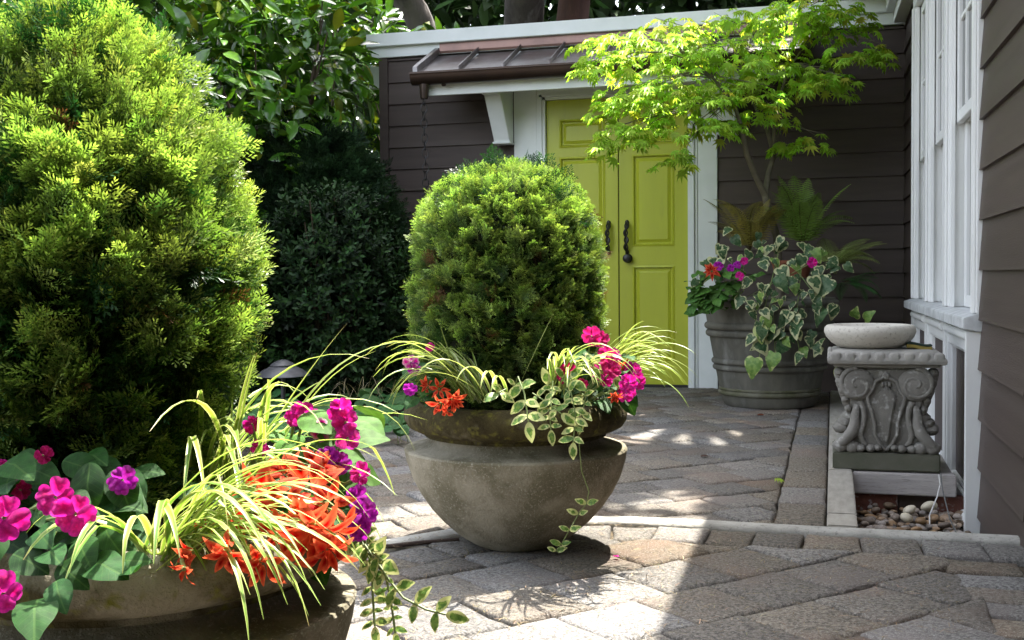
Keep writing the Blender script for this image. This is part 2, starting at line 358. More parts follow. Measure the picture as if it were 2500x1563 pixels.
# ================================================================== SETTING
YW, XW = 8.09, 0.470          # shed front plane, house wall plane
g = MB(); g.quad((-400, -400, -.32), (400, -400, -.32), (400, 400, -.32), (-400, 400, -.32))
tag(g.build('ground', M['soil']), kind='structure')
def grid_sheet(x0, x1, y0, y1, z, n, amp):
    b = MB(); nx = n; ny = n
    for j in range(ny + 1):
        for i in range(nx + 1): b.v.append((x0 + (x1 - x0) * i / nx, y0 + (y1 - y0) * j / ny, z + U(-amp, amp)))
    for j in range(ny):
        for i in range(nx): a = j * (nx + 1) + i; b.f.append((a, a + 1, a + nx + 2, a + nx + 1))
    return b
tag(grid_sheet(-7.5, -2.12, 3.2, 9.5, -.035, 60, .02).build('garden_bed', M['soil'], smooth=True), kind='structure')

# kerb line: straight in front of the house, turning towards the viewer at the left
KP = [(.80, 3.645), (.64, 3.64), (.5, 3.64), (.0, 3.63), (-.42, 3.645), (-.62, 3.645), (-.78, 3.615), (-.92, 3.55), (-1.04, 3.44), (-1.14, 3.317), (-1.24, 3.19), (-1.33, 3.05),
      (-1.43, 2.86), (-1.52, 2.64), (-1.60, 2.38), (-1.66, 2.10), (-1.70, 1.8), (-1.72, 1.4), (-1.72, .6), (-1.72, -.6)]
def offset(path, d):
    out = []
    for i, p in enumerate(path):
        a = Vector(path[max(i - 1, 0)]); b = Vector(path[min(i + 1, len(path) - 1)]); t = (b - a).normalized(); n = Vector((t.y, -t.x))   # n points out of the round
        out.append((p[0] + n.x * d, p[1] + n.y * d))
    return out
b = MB(); prof = [(.0, -.05), (.0, -.012), (.006, -.002), (.02, .004), (.05, .005), (.064, .002), (.07, -.006), (.07, -.05)]
loops = [offset(KP, q[0]) for q in prof]; n = len(KP); fine = []
for q, l in zip(prof, loops): b.v += [(x + U(-.002, .002), y + U(-.0025, .0025), q[1] + U(-.0015, .0015)) for x, y in l]
for j in range(len(prof) - 1):
    for i in range(n - 1): b.f.append((j*n + i, j*n + i + 1, (j+1)*n + i + 1, (j+1)*n + i))
tag(b.build('kerb', M['kerb'], smooth=True, angle=60), kind='structure')

# ---- paving: every paver is a piece of its own
def clip(poly, px, py, nx, ny):
    """keep the side where (p - (px,py)).n <= 0"""
    out = []
    for i in range(len(poly)):
        a, c = poly[i], poly[(i + 1) % len(poly)]
        da = (a[0] - px) * nx + (a[1] - py) * ny; dc = (c[0] - px) * nx + (c[1] - py) * ny
        if da <= 0: out.append(a)
        if da * dc < 0: t = da / (da - dc); out.append((a[0] + (c[0] - a[0]) * t, a[1] + (c[1] - a[1]) * t))
    return out
def area(p): return abs(sum(p[i][0] * p[(i+1) % len(p)][1] - p[(i+1) % len(p)][0] * p[i][1] for i in range(len(p)))) / 2
def paver(poly, ztop, parent, gap=.0036, material='paver', wear=1.0, h=.06, cham=.011):
    c = Vector((sum(p[0] for p in poly) / len(poly), sum(p[1] for p in poly) / len(poly)))
    pts = []
    for i in range(len(poly)):
        a, e = Vector(poly[i]), Vector(poly[(i + 1) % len(poly)]); L = (e - a).length; k = 3 if L > .12 else (2 if L > .05 else 1)
        for j in range(k): pts.append(a.lerp(e, (j + (U(-.12, .12) if j else 0)) / k) + Vector((U(-1, 1), U(-1, 1))) * .0032 * wear)
    def ins(p, d): v = c - p; return p + v.normalized() * min(d, v.length * .4)
    tx, ty, dz = U(-.016, .016) * wear, U(-.016, .016) * wear, U(-.0045, .0045) * wear
    b = MB(); rings = [(gap, -h), (gap, -cham), (gap + cham * .45, -cham * .35), (gap + cham * 1.4, 0)]; n = len(pts)
    for d, z in rings:
        for p in pts: q = ins(p, d); b.v.append((q.x, q.y, ztop + dz + z + (q.x - c.x) * tx + (q.y - c.y) * ty + (U(-.0012, .0012) * wear if z > -h else 0)))
    for j in range(3):
        for i in range(n): k = (i + 1) % n; b.f.append((j*n + i, j*n + k, (j+1)*n + k, (j+1)*n + i))
    b.f.append(tuple(3 * n + i for i in range(n)))
    me = bpy.data.meshes.new('paver'); me.from_pydata(b.v, [], b.f); me.update()
    me.polygons.foreach_set('use_smooth', [True] * len(me.polygons))
    try: me.set_sharp_from_angle(angle=R_(50))
    except Exception: pass
    return link('paver', me, parent, M[material])
def near_seg(p, path):
    best = None
    for i in range(len(path) - 1):
        a, e = Vector(path[i]), Vector(path[i + 1]); t = max(0, min(1, (Vector(p) - a).dot(e - a) / (e - a).length_squared)); q = a.lerp(e, t); d = (Vector(p) - q).length
        if best is None or d < best[0]: tt = (e - a).normalized(); best = (d, q, Vector((tt.y, -tt.x)), i)
    return best
def sheet(name, poly, z):
    b = MB(); b.v = [(x, y, z) for x, y in poly]; b.f = [tuple(range(len(poly)))]; return tag(b.build(name, M['joint']), kind='structure')
inner = offset(KP, -.004); sold = offset(KP, -.205)
low = sheet('patio', [(-1.75, -1.5), (.78, -1.5), (.78, 3.66)] + [tuple(p) for p in offset(KP, .03)[1:]], -.032)
# soldier course along the kerb
def arc_walk(path, step):
    """points every step metres along path"""
    out = [Vector(path[0])]; acc = 0; k = 0; cur = Vector(path[0]); s = step()
    for i in range(1, len(path)):
        e = Vector(path[i])
        while (e - cur).length > s - acc:
            cur = cur + (e - cur).normalized() * (s - acc); out.append(cur.copy()); acc = 0; s = step()
        acc += (e - cur).length; cur = e
    return out
walk = arc_walk(inner, lambda: U(.135, .19))
def inward(p, d): q = near_seg(p, inner); return p - q[2] * d
for i in range(len(walk) - 1):
    a, c = walk[i], walk[i + 1]
    if c.y < .3: break
    paver([tuple(a), tuple(inward(a, .195 + U(-.004, .004))), tuple(inward(c, .195)), tuple(c)], -.010, low)
# house-side course on the right of the lower patio
XB = .30
for k in range(22):
    y1 = 3.40 - k * .135 - (.02 if k % 3 else 0); y0 = y1 - .13
    paver([(XB + .01 * k, y0), (XB + .2 + .01 * k, y0), (XB + .2 + .01 * k, y1), (XB + .01 * k, y1)], -.010, low)
    if k < 8: paver([(XB + .2 + .01 * k, y0 - .06), (.70, y0 - .06), (.70, y1 - .06), (XB + .2 + .01 * k, y1 - .06)], -.010, low)
# diagonal field inside the round
def field(cx, cy, ang, n, accept, S_=.245):
    ca, sa = math.cos(ang), math.sin(ang)
    for i in range(-n, n):
        for j in range(-n, n):
            sh = (.5 if (j % 2) else 0) * S_
            sh += U(-.05, .05) * 0; loc = [(i*S_ + sh, j*S_), (i*S_ + S_ + sh, j*S_), (i*S_ + S_ + sh, j*S_ + S_), (i*S_ + sh, j*S_ + S_)]
            poly = [(cx + x*ca - y*sa, cy + x*sa + y*ca) for x, y in loc]
            accept(poly)
def acc_low(poly):
    mx, my = sum(p[0] for p in poly) / 4, sum(p[1] for p in poly) / 4
    if not (-1.95 < mx < 1.3 and .35 < my < 3.9): return
    for _ in range(2):
        if len(poly) < 3: return
        q = near_seg((sum(p[0] for p in poly) / len(poly), sum(p[1] for p in poly) / len(poly)), sold)
        poly = clip(poly, q[1].x, q[1].y, q[2].x, q[2].y)
    poly = clip(poly, XB + .02 + .08 * (3.4 - min(3.4, my)), 0, 1, 0) if len(poly) >= 3 else []
    if len(poly) >= 3 and area(poly) > .004: paver(poly, -.010, low)
field(-.35, 2.2, R_(49), 16, acc_low)
# upper court beyond the kerb, level with the kerb's top
XS0, XS1 = -.187, -.023
up = sheet('courtyard', [(-2.35, 2.2), (-1.68, 2.2)] + [tuple(p) for p in reversed(offset(KP, .06)[6:15])] + [(XS1, 3.70), (XS1, 8.0), (-2.35, 8.0)], -.022)
outer = offset(KP, .072)
def acc_up(poly):
    mx, my = sum(p[0] for p in poly) / 4, sum(p[1] for p in poly) / 4
    if not (-2.5 < mx < 0 and 2.0 < my < 8.2): return
    poly = clip(poly, XS0, 0, 1, 0); poly = clip(poly, 0, YW - .01, 0, 1) if len(poly) > 2 else []
    lim = -2.26 + .22 * math.sin(my * 1.1)
    poly = clip(poly, lim, 0, -1, 0) if len(poly) > 2 else []
    for _ in range(2):
        if len(poly) < 3: return
        c = (sum(p[0] for p in poly) / len(poly), sum(p[1] for p in poly) / len(poly)); q = near_seg(c, outer)
        if q[0] < .45: poly = clip(poly, q[1].x, q[1].y, -q[2].x, -q[2].y)
    if len(poly) < 3: return
    c = (sum(p[0] for p in poly) / len(poly), sum(p[1] for p in poly) / len(poly)); q = near_seg(c, outer)
    if (Vector(c) - q[1]).dot(q[2]) < 0: return
    if area(poly) > .004: paver(poly, .0, up)
field(-1.1, 5.4, R_(42), 26, acc_up, .20)
y = 3.74
while y < 7.95:
    L = U(.26, .36); paver([(XS0, y), (XS1, y), (XS1, min(y + L, 7.98)), (XS0, min(y + L, 7.98))], .0, up, gap=.003); y += L

# pebble pit beside the house: edging strip, timber, brick, pebbles
pit = MB(); pit.quad((XS1, 3.70, -.18), (.62, 3.70, -.18), (.62, 8.09, -.18), (XS1, 8.09, -.18)); pit = tag(pit.build('pebble_bed', M['soil']), kind='structure')
st = thing('edging_strip', (.02, 4.5, -.1), 'pale stone edging strip between the paving and the pebble pit', 'edging')
for (y0, y1) in ((3.715, 3.90), (3.903, 4.775), (4.778, 5.9), (5.903, 8.0)):
    b = MB(); b.box(XS1 + .004, XS1 + .098, y0, y1, -.21, .004); b.build('edging_block', M['border'], st, smooth=True, bevel=.004)
tb = thing('timber_beam', (.25, 4.79, -.1), 'weathered white-painted timber beam under the carved pedestal', 'timber')
b = MB(); b.box(XS1 + .10, .468, 4.765, 4.85, -.088, -.004); b.build('front_board', M['timber'], tb, smooth=True, bevel=.004)
b = MB(); b.box(XS1 + .10, .462, 4.853, 5.35, -.088, -.006); b.build('deck_board', M['timber'], tb, smooth=True, bevel=.004)
bw = thing('brick_footing', (.25, 4.8, -.16), 'red brick footing below the timber beam at the pebbles', 'brick footing')
for i, (x0, x1) in enumerate(((.08, .25), (.253, .39), (.393, .50))):
    b = MB(); b.box(x0, x1, 4.80 + .003 * i, 4.86, -.25, -.093); b.build('brick', M['redbrick'] if i != 1 else M['steeledge'], bw, smooth=True, bevel=.004)
pm = []
for k in range(7):
    b = MB(); b.blob((0, 0, 0), (1, U(.62, .9), U(.42, .62)), 14, 9, .0); me = b.mesh('pebble', True)
    for v in me.vertices: v.co += Vector((math.sin(v.co.y * 3 + k), math.sin(v.co.z * 3 + k), math.sin(v.co.x * 2.5 + k))) * .07
    me.materials.append(M['pebble']); pm.append(me)
M['pebble_pale'] = mat('pale_pebble', (.58, .52, .40), .5, (.47, .41, .30), 10)
pn = 0
for layer in range(2):
    for k in range(215 if layer == 0 else 82):
        x, y = U(.085, .485), U(4.02, 4.79); r = random.choice((.013, .016, .018, .022, .026))
        o = place('pebble', random.choice(pm), pit, Matrix.Translation((x, y, -.166 + layer * .022 + U(0, .012))) @ Matrix.Rotation(U(0, 6.3), 4, 'Z') @ Matrix.Rotation(U(-.5, .5), 4, 'X') @ Matrix.Scale(r, 4))
pale = pm[2].copy(); pale.materials.clear(); pale.materials.append(M['pebble_pale'])
for (px, py, r) in ((2220, 1247, .030), (2268, 1238, .034), (2214, 1265, .026)):
    p = gnd(px, py, -.125); o = place('pebble', pale, pit, Matrix.Translation(p) @ Matrix.Rotation(U(0, 6), 4, 'Z') @ Matrix.Rotation(.6, 4, 'X') @ Matrix.Scale(r, 4)); o['label'] = 'large pale pebble'

# ================================================================== GARDEN SHED
sh = thing('garden_shed', (-1.45, YW, 0), 'dark brown clapboard garden shed with lime double doors and copper canopy', 'shed')
XL = -3.30; E1 = .1625
def lap(parent, axis, a0, a1, plane, z0, z1, e, name='siding_board', th=.024):
    """lap boards on a wall facing -Y (axis 0) or -X (axis 1)"""
    z = z0
    while z < z1 - .01:
        t = min(z + e, z1)
        pr = [(plane, z - .012), (plane - th, z - .012), (plane - th + .0015, z - .002), (plane - .007, t - .001), (plane, t - .001)]
        j = U(-.001, .001)
        b = MB(); b.prism([(p[0] + j, p[1]) if i in (1, 2) else p for i, p in enumerate(pr)], axis, a0, a1); b.build(name, M['siding'], parent); z += e
lap(sh, 0, XL + .07, -2.247, YW, 0, 2.45, E1)
lap(sh, 0, -.779, XW - .014, YW, 0, 2.45, E1)
b = MB(); b.box(XL, XL + .068, YW - .032, YW + .05, 0, 2.45); b.box(XL - .001, XL + .001, YW + .05, YW + .1, 0, 2.45); b.build('corner_board', M['siding'], sh, bevel=.002)
b = MB(); b.box(XL + .012, XW - .003, YW + .002, YW + 2.3, -.1, 2.60); b.build('wall_core', M['siding'], sh)
lap(sh, 0, -2.243, -.781, YW - .001, 2.20, 2.45, .125)
# frieze and fascia
b = MB(); b.box(XL - .055, XW - .004, YW - .040, YW + .001, 2.452, 2.545); b.build('frieze_board', M['white_shed'], sh, bevel=.002)
b = MB(); b.box(XL - .085, XW - .004, YW - .070, YW - .041, 2.528, 2.625); b.box(XL - .075, XW - .004, YW - .078, YW - .0705, 2.530, 2.542); b.build('fascia', M['white_shed'], sh, bevel=.002)
b = MB(); b.box(XL - .085, XL - .058, YW - .0405, YW + 2.4, 2.50, 2.62); b.build('side_fascia', M['white_shed'], sh, bevel=.002)
b = MB(); b.box(XL - .16, XL - .006, YW + .16, YW + .23, 2.26, 2.44); b.box(XL - .024, XL - .004, YW + .06, YW + .158, 2.25, 2.45); b.build('eave_return', M['white_shed'], sh, bevel=.003)
b = MB(); b.box(XL - .08, XW - .004, YW - .066, YW + 2.4, 2.605, 2.618); b.build('roof', M['dark'], sh)
# door frame
b = MB(); 
for (x0, x1, s) in ((-.983, -.780, 1), (-2.246, -2.008, -1)):
    xi, xo = (x0, x1) if s > 0 else (x1, x0)
    b.box(min(xi, xi + s*.022), max(xi, xi + s*.022), YW - .052, YW, 0, 2.07)
    b.box(min(xi + s*.0225, xi + s*.045), max(xi + s*.0225, xi + s*.045), YW - .062, YW, 0, 2.092)
    b.box(min(xi + s*.0455, xi + s*.066), max(xi + s*.0455, xi + s*.066), YW - .045, YW, 0, 2.11)
    b.box(min(xi + s*.0665, xo), max(xi + s*.0665, xo), YW - .036, YW, -.006, 2.20)
b.box(-2.008, -.983, YW - .052, YW, 2.0705, 2.0915); b.box(-2.03, -.961, YW - .062, YW, 2.0925, 2.11); b.box(-2.07, -.918, YW - .044, YW, 2.1105, 2.199)
b.build('door_frame', M['white_shed'], sh, smooth=True, bevel=.002)
b = MB(); b.box(-2.007, -.984, YW - .04, YW + .02, -.02, .018); b.build('threshold', M['dark'], sh)
# doors
def raised(b, x0, x1, z0, z1, yf):
    """panel sunk in a moulded frame, raised field in the middle"""
    def ring(a, ya, c, yc):
        p = [(x0 + a, ya, z0 + a), (x1 - a, ya, z0 + a), (x1 - a, ya, z1 - a), (x0 + a, ya, z1 - a)]; q = [(x0 + c, yc, z0 + c), (x1 - c, yc, z0 + c), (x1 - c, yc, z1 - c), (x0 + c, yc, z1 - c)]
        for i in range(4): k = (i + 1) % 4; b.quad(p[i], p[k], q[k], q[i])
    ring(-.012, yf - .001, 0, yf - .006); ring(0, yf - .006, .010, yf + .016); ring(.010, yf + .016, .016, yf + .016); ring(.016, yf + .016, .038, yf + .003)
    b.quad((x0 + .038, yf + .003, z0 + .038), (x1 - .038, yf + .003, z0 + .038), (x1 - .038, yf + .003, z1 - .038), (x0 + .038, yf + .003, z1 - .038))
XM = -1.478; YD = YW - .018
def door(x0, x1, hx):
    d = thing('door', (x0, YD, 0), None, None); d.parent = sh; d.location = Vector((x0, YD, 0)) - sh.location
    z0, z1 = .02, 2.068; w_ = x1 - x0; st_ = .105; px0, px1 = x0 + st_, x1 - st_
    rows = ((.20, .855), (1.015, 1.645), (1.735, 1.915))
    b = MB(); zs = [z0]
    b.box(x0, px0 - .012, YD, YD + .035, z0, z1); b.box(px1 + .012, x1, YD, YD + .035, z0, z1); pz = z0
    for (a, c) in rows: b.box(px0 - .012, px1 + .012, YD, YD + .035, pz, a - .012); pz = c + .012
    b.box(px0 - .012, px1 + .012, YD, YD + .035, pz, z1)
    link('leaf_frame', b.mesh('leaf_frame'), d, M['door'])
    for (a, c) in rows:
        b = MB(); raised(b, px0, px1, a, c, YD); link('door_panel', b.mesh('door_panel'), d, M['door'])
    return d
dl = door(-2.004, XM - .003, 0); dr = door(XM + .003, -.987, 1)
b = MB(); b.box(XM - .030, XM - .0035, YD - .012, YD - .001, .03, 2.06); link('astragal', b.mesh('astragal', False, .002), dl, M['door'])
def handle(x, zt, zb, d, knob):
    b = MB(); pts = []; rad = []
    for i in range(25):
        t = i / 24; z = zt + (zb - zt) * t; bow = math.sin(math.pi * t) ** .5 * .045
        pts.append((x + .010 * math.sin(t * 13), YD - .012 - bow + .006 * math.cos(t * 13), z)); rad.append(.0085 + .0035 * abs(math.sin(t * 13)))
    b.tube(pts, rad, 8); b.blob((x, YD - .008, zt), (.016, .012, .02), 10, 6); b.blob((x, YD - .008, zb), (.014, .012, .02), 10, 6)
    pts2 = [(x - .010 * math.sin(t * 13 / 24), YD - .012 - math.sin(math.pi * t / 24) ** .5 * .045 - .006 * math.cos(t * 13 / 24), zt + (zb - zt) * t / 24) for t in range(25)]
    b.tube(pts2, .006, 6); link('handle', b.mesh('handle', True), d, M['iron'])
    if knob:
        k = MB(); k.lathe([(0, 0), (.030, 0), (.033, .006), (.026, .014), (.013, .02), (.013, .034), (.026, .04), (.031, .052), (.025, .064), (.010, .069), (0, .07)], n=24)
        me = k.mesh('knob', True); me.transform(Matrix.Translation((x + .006, YD - .001, zb - .045)) @ Matrix.Rotation(R_(90), 4, 'X')); link('knob', me, d, M['iron'])
handle(-1.418, 1.175, .965, dr, True); handle(-1.551, 1.175, .965, dl, False)
# canopy
CX0, CX1, CYF = -2.83, -.16, 7.575
ZA, ZB = 2.455, 2.235
def cz(yv): return ZB + (ZA - ZB) * (yv - CYF) / (YW - CYF)
seams = [CX0, -2.51, -2.188, -1.86, -1.53, -1.20, -.87, -.54, CX1]
for i in range(len(seams) - 1):
    b = MB(); x0, x1 = seams[i] + .009, seams[i + 1] - .009; ys = [CYF, CYF + .17, CYF + .34, YW - .045]
    for k in range(3):
        b.quad((x0, ys[k], cz(ys[k]) + U(-.001, .001)), (x1, ys[k], cz(ys[k]) + U(-.001, .001)), (x1, ys[k+1], cz(ys[k+1])), (x0, ys[k+1], cz(ys[k+1])))
    b.quad((x0, CYF, cz(CYF)), (x1, CYF, cz(CYF)), (x1, CYF, cz(CYF) - .02), (x0, CYF, cz(CYF) - .02))
    b.build('copper_pan', M['copper'], sh, smooth=True)
for i, x in enumerate(seams):
    w2 = .034 if i in (0, len(seams) - 1) else .010; h2 = .042 if w2 > .02 else .030
    b = MB(); b.prism([(CYF - .004, cz(CYF) - .008), (YW - .041, cz(YW) - .008), (YW - .041, cz(YW) + h2), (CYF - .004, cz(CYF) + h2)], 0, x - w2 / 2, x + w2 / 2); b.build('standing_seam', M['copper'], sh, bevel=.001)
b = MB(); b.prism([(YW - .044, 2.455), (YW - .050, 2.470), (YW - .046, 2.527), (YW - .0412, 2.527), (YW - .0412, 2.455)], 0, CX0 + .02, CX1); b.build('flashing', M['copper_new'], sh)
b = MB(); b.prism([(YW - .041, cz(YW) - .02), (YW - .041, cz(YW) - .05), (CYF + .03, cz(CYF) - .05), (CYF + .03, cz(CYF) - .012)], 0, CX0 + .01, CX1 - .01); b.build('canopy_deck', M['white_shed'], sh)
b = MB(); b.box(CX0 + .06, CX1 - .06, CYF + .035, CYF + .065, 2.075, cz(CYF) - .053); b.build('canopy_fascia', M['white_shed'], sh, bevel=.002)
b = MB(); prof = [(0.0, .03), (.004, .036)] + [(-.055 + .060 * math.cos(a), .03 + .075 * math.sin(a)) for a in np.linspace(0, -math.pi, 14)] + [(-.119, .036), (-.122, .030)]
prof2 = [(p[0] + CYF + .03, p[1] + 2.185) for p in prof]; k = len(prof2)
for x in (CX0 - .01, CX1 + .01): b.v += [(x, p[0], p[1]) for p in prof2]
for i in range(k - 1): b.f.append((i, i + 1, k + i + 1, k + i))
b.f.append(tuple(range(k))); b.f.append(tuple(range(k, 2 * k)))
b.box(CX0 - .012, CX1 + .012, CYF - .093, CYF - .082, 2.212, 2.224)
gt = b.build('gutter', M['gutter'], sh, smooth=True, angle=50)
b = MB(); xo = CX0 + .075; yo = CYF - .025
b.lathe([(.034, 0), (.033, -.05), (.028, -.10), (.024, -.10)], xo, yo, 2.145, 20); link('outlet', b.mesh('outlet', True), gt, M['gutter'])
b = MB(); b.blob((CX0 + .22, yo, 2.135), (.018, .018, .012), 10, 6); link('gutter_hanger', b.mesh('gutter_hanger', True), gt, M['gutter'])
for x in (-2.368, -.76):
    b = MB(); b.prism([(YW - .036, 1.775), (YW - .036, cz(YW) - .055), (CYF + .07, 2.085), (CYF + .07, 2.072), (CYF + .14, 2.072), (YW - .15, 1.79), (YW - .15, 1.775)], 0, x, x + .118)
    b.box(x - .008, x + .126, YW - .16, YW - .03, 1.758, 1.774); b.build('bracket', M['white_shed'], sh, smooth=True, bevel=.004)

# rain chain hanging from the outlet
rc = thing('rain_chain', (xo, yo, 0), 'thin dark metal rain chain hanging from the canopy gutter outlet', 'rain chain')
b = MB(); b.tube([(.022 * math.cos(a), 0, .034 * math.sin(a)) for a in np.linspace(0, 2 * math.pi, 19)], .0034, 6, False); lk = b.mesh('chain_link', True); lk.materials.append(M['iron'])
z = 2.03; i = 0
while z > .06:
    place('chain_link', lk, rc, Matrix.Translation((xo + .004 * math.sin(z * 9), yo, z)) @ Matrix.Rotation(R_(25 if i % 2 else 115) + U(-.3, .3), 4, 'Z')); z -= .052; i += 1

# ================================================================== HOUSE on the right
hs = thing('house', (XW, YW, 0), 'house wall with dark lap siding and tall white windows along the courtyard', 'house')
b = MB(); b.box(XW + .001, XW + .30, 3.555, 4.498, -.60, 2.95); b.box(XW + .17, XW + .30, -3.0, 3.554, -.60, 2.95); b.box(XW + .002, XW + .30, 7.255, YW + .5, -.60, 2.95); b.box(XW + .22, XW + .30, 4.499, 7.254, -.60, 2.95); b.box(XW + .0, XW + .219, 4.499, 7.254, 2.38, 2.95); b.build('wall_core', M['siding'], hs)
E2 = .183
lap(hs, 1, 3.557, 4.496, XW, -.463, 2.70, E2, th=.022)
lap(hs, 1, -3.0, 3.54, XW + .168, -.463, 2.70, E2, th=.028)
lap(hs, 1, 7.26, YW - .026, XW, -E1, 2.45, E1)
# window band: casings, sill, sashes
bays = [(4.60, 5.414), (5.536, 6.307), (6.42, 7.166)]
posts = [(4.50, 4.60), (5.414, 5.536), (6.307, 6.42), (7.166, 7.252)]
for (y0, y1) in posts:
    b = MB(); b.box(XW - .028, XW + .10, y0, y1, .646, 2.36); b.box(XW - .040, XW - .0285, y0 + .022, y1 - .022, .647, 2.36); b.build('casing', M['white'], hs, smooth=True, bevel=.003)
b = MB(); b.prism([(XW - .075, .590), (XW - .075, .630), (XW - .03, .6445), (XW + .21, .645), (XW + .21, .579), (XW - .02, .579)], 1, 4.485, 7.268); b.build('window_sill', M['sillpaint'], hs, smooth=True, bevel=.003)
b = MB(); b.box(XW - .03, XW + .21, 4.50, 7.252, 2.3605, 2.50); b.box(XW - .075, XW - .031, 4.49, 7.262, 2.44, 2.51); b.build('window_head', M['white'], hs, bevel=.003)
for i, (y0, y1) in enumerate(bays):
    wn = thing('window', (XW, (y0 + y1) / 2, .65), None, None); wn.parent = hs; wn.location = Vector((XW, (y0 + y1) / 2, .65)) - hs.location
    def sash(x, z0, z1, nm, muntin=True):
        b = MB(); s = .05
        b.box(x, x + .030, y0 + .002, y0 + .032 + s, z0, z1); b.box(x, x + .030, y1 - .032 - s, y1 - .002, z0, z1)
        b.box(x + .001, x + .029, y0 + .0325 + s, y1 - .0325 - s, z0, z0 + s); b.box(x + .001, x + .029, y0 + .0325 + s, y1 - .0325 - s, z1 - s, z1)
        if muntin:
            for k in (1, 2): yy = y0 + (y1 - y0) * k / 3; b.box(x + .004, x + .026, yy - .011, yy + .011, z0 + s, z1 - s)
            for zz_ in (1.90,): b.box(x + .005, x + .025, y0 + .085, y1 - .085, zz_ - .011, zz_ + .011)
        link(nm, b.mesh(nm, True, .003), wn, M['white'])
        g_ = MB(); g_.box(x + .015, x + .021, y0 + .08, y1 - .08, z0 + s - .005, z1 - s + .005); link('pane', g_.mesh('pane'), wn, M['glass'])
    b = MB()
    for (ya, yb) in ((y0, y0 + .014), (y1 - .014, y1)): b.box(XW + .0705, XW + .215, ya, yb, .646, 2.358)
    for (ya, yb) in ((y0 + .0145, y0 + .031), (y1 - .031, y1 - .0145)): b.box(XW - .020, XW - .002, ya - .0145, yb, .646, 2.357) if ya < (y0 + y1) / 2 else b.box(XW - .020, XW - .002, ya, yb + .0145, .646, 2.357)
    link('jamb', b.mesh('jamb', True, .002), wn, M['white'])
    sash(XW + .004, 1.455, 2.35, 'upper_sash'); sash(XW + .038, .648, 1.505, 'lower_sash', False)
# panelled apron below the sill
b = MB(); b.box(XW - .064, XW + .06, 4.499, 4.525, -.30, .5785); b.build('corner_trim', M['white'], hs, smooth=True, bevel=.003)
for (y0, y1) in posts:
    b = MB(); b.box(XW - .030, XW + .06, y0 - .02 + (.047 if y0 < 4.6 else 0), y1 + .02, -.14, .577); b.box(XW - .036, XW - .0305, y0 + .012 + (.02 if y0 < 4.6 else 0), y1 - .012, -.135, .574); b.build('stile', M['white'], hs, smooth=True, bevel=.003)
for (y0, y1) in bays:
    b = MB(); b.box(XW + .006, XW + .05, y0 + .021, y1 - .021, -.10, .50); b.build('apron_panel', M['panelgrey'], hs)
    b = MB(); b.box(XW - .026, XW + .05, y0 + .0205, y1 - .0205, -.14, -.092); b.build('rail', M['white'], hs, smooth=True, bevel=.003)
    b = MB(); b.box(XW - .026, XW + .05, y0 + .0205, y1 - .0205, .488, .5765)
    b.prism([(XW - .0265, .530), (XW - .046, .542), (XW - .05, .557), (XW - .044, .570), (XW - .0265, .576)], 1, y0 + .0205, y1 - .0205); b.build('rail', M['white'], hs, smooth=True, bevel=.003)
    b = MB(); m_ = .014
    for (ya, yb, za, zb) in ((y0 + .0208, y0 + .0208 + m_, -.0915, .4875), (y1 - .0208 - m_, y1 - .0208, -.0915, .4875), (y0 + .035, y1 - .035, -.0915, -.0915 + m_), (y0 + .035, y1 - .035, .4875 - m_, .4875)): b.box(XW - .014, XW + .02, ya, yb, za, zb)
    b.build('panel_moulding', M['white'], hs, smooth=True, bevel=.004)
b = MB(); b.prism([(XW + .05, -.27), (XW - .060, -.27), (XW - .060, -.200), (XW - .052, -.178), (XW - .052, -.165), (XW - .040, -.142), (XW + .05, -.142)], 1, 4.526, 7.253); b.build('base_moulding', M['white'], hs, smooth=True, bevel=.003)
b = MB(); b.box(XW - .005, XW + .2, 4.505, 7.25, -.55, -.271); b.build('footing', M['dark'], hs)
hs.rotation_euler.z = .018                                 # the wall is not quite square to the shed
# eave: soffit, crown mouldings, roof edge
EX = -.10
b = MB(); b.box(EX, XW + .3, -3.2, YW + .75, 2.835, 2.86); b.build('soffit', M['white'], hs)
b = MB(); b.box(EX - .03, EX - .001, -3.2, YW + .75, 2.80, 3.0); b.build('eave_fascia', M['white'], hs, bevel=.003)
b = MB(); b.prism([(XW - .005, 2.70), (XW - .035, 2.70), (XW - .05, 2.735), (XW - .105, 2.79), (XW - .115, 2.834), (XW - .005, 2.834)], 1, -3.0, YW + .7); b.build('crown_moulding', M['white'], hs, smooth=True)
b = MB(); b.box(XW - .09, XW - .003, 7.27, YW - .075, 2.452, 2.55); b.box(XW - .14, XW - .091, 7.27, YW - .10, 2.52, 2.60); b.build('side_frieze', M['white'], hs, bevel=.003)
b = MB(); b.box(.10, XW - .002, 6.9, YW + .1, 2.626, 2.70); b.box(.02, .0999, 6.9, YW + .1, 2.66, 2.74); b.build('corner_boxing', M['white'], hs, bevel=.004)
b = MB(); b.prism([(EX - .06, 3.0), (EX - .06, 3.03), (3.5, 4.7), (3.5, 3.0)], 1, -3.3, YW + .8); b.build('roof', M['dark'], hs)

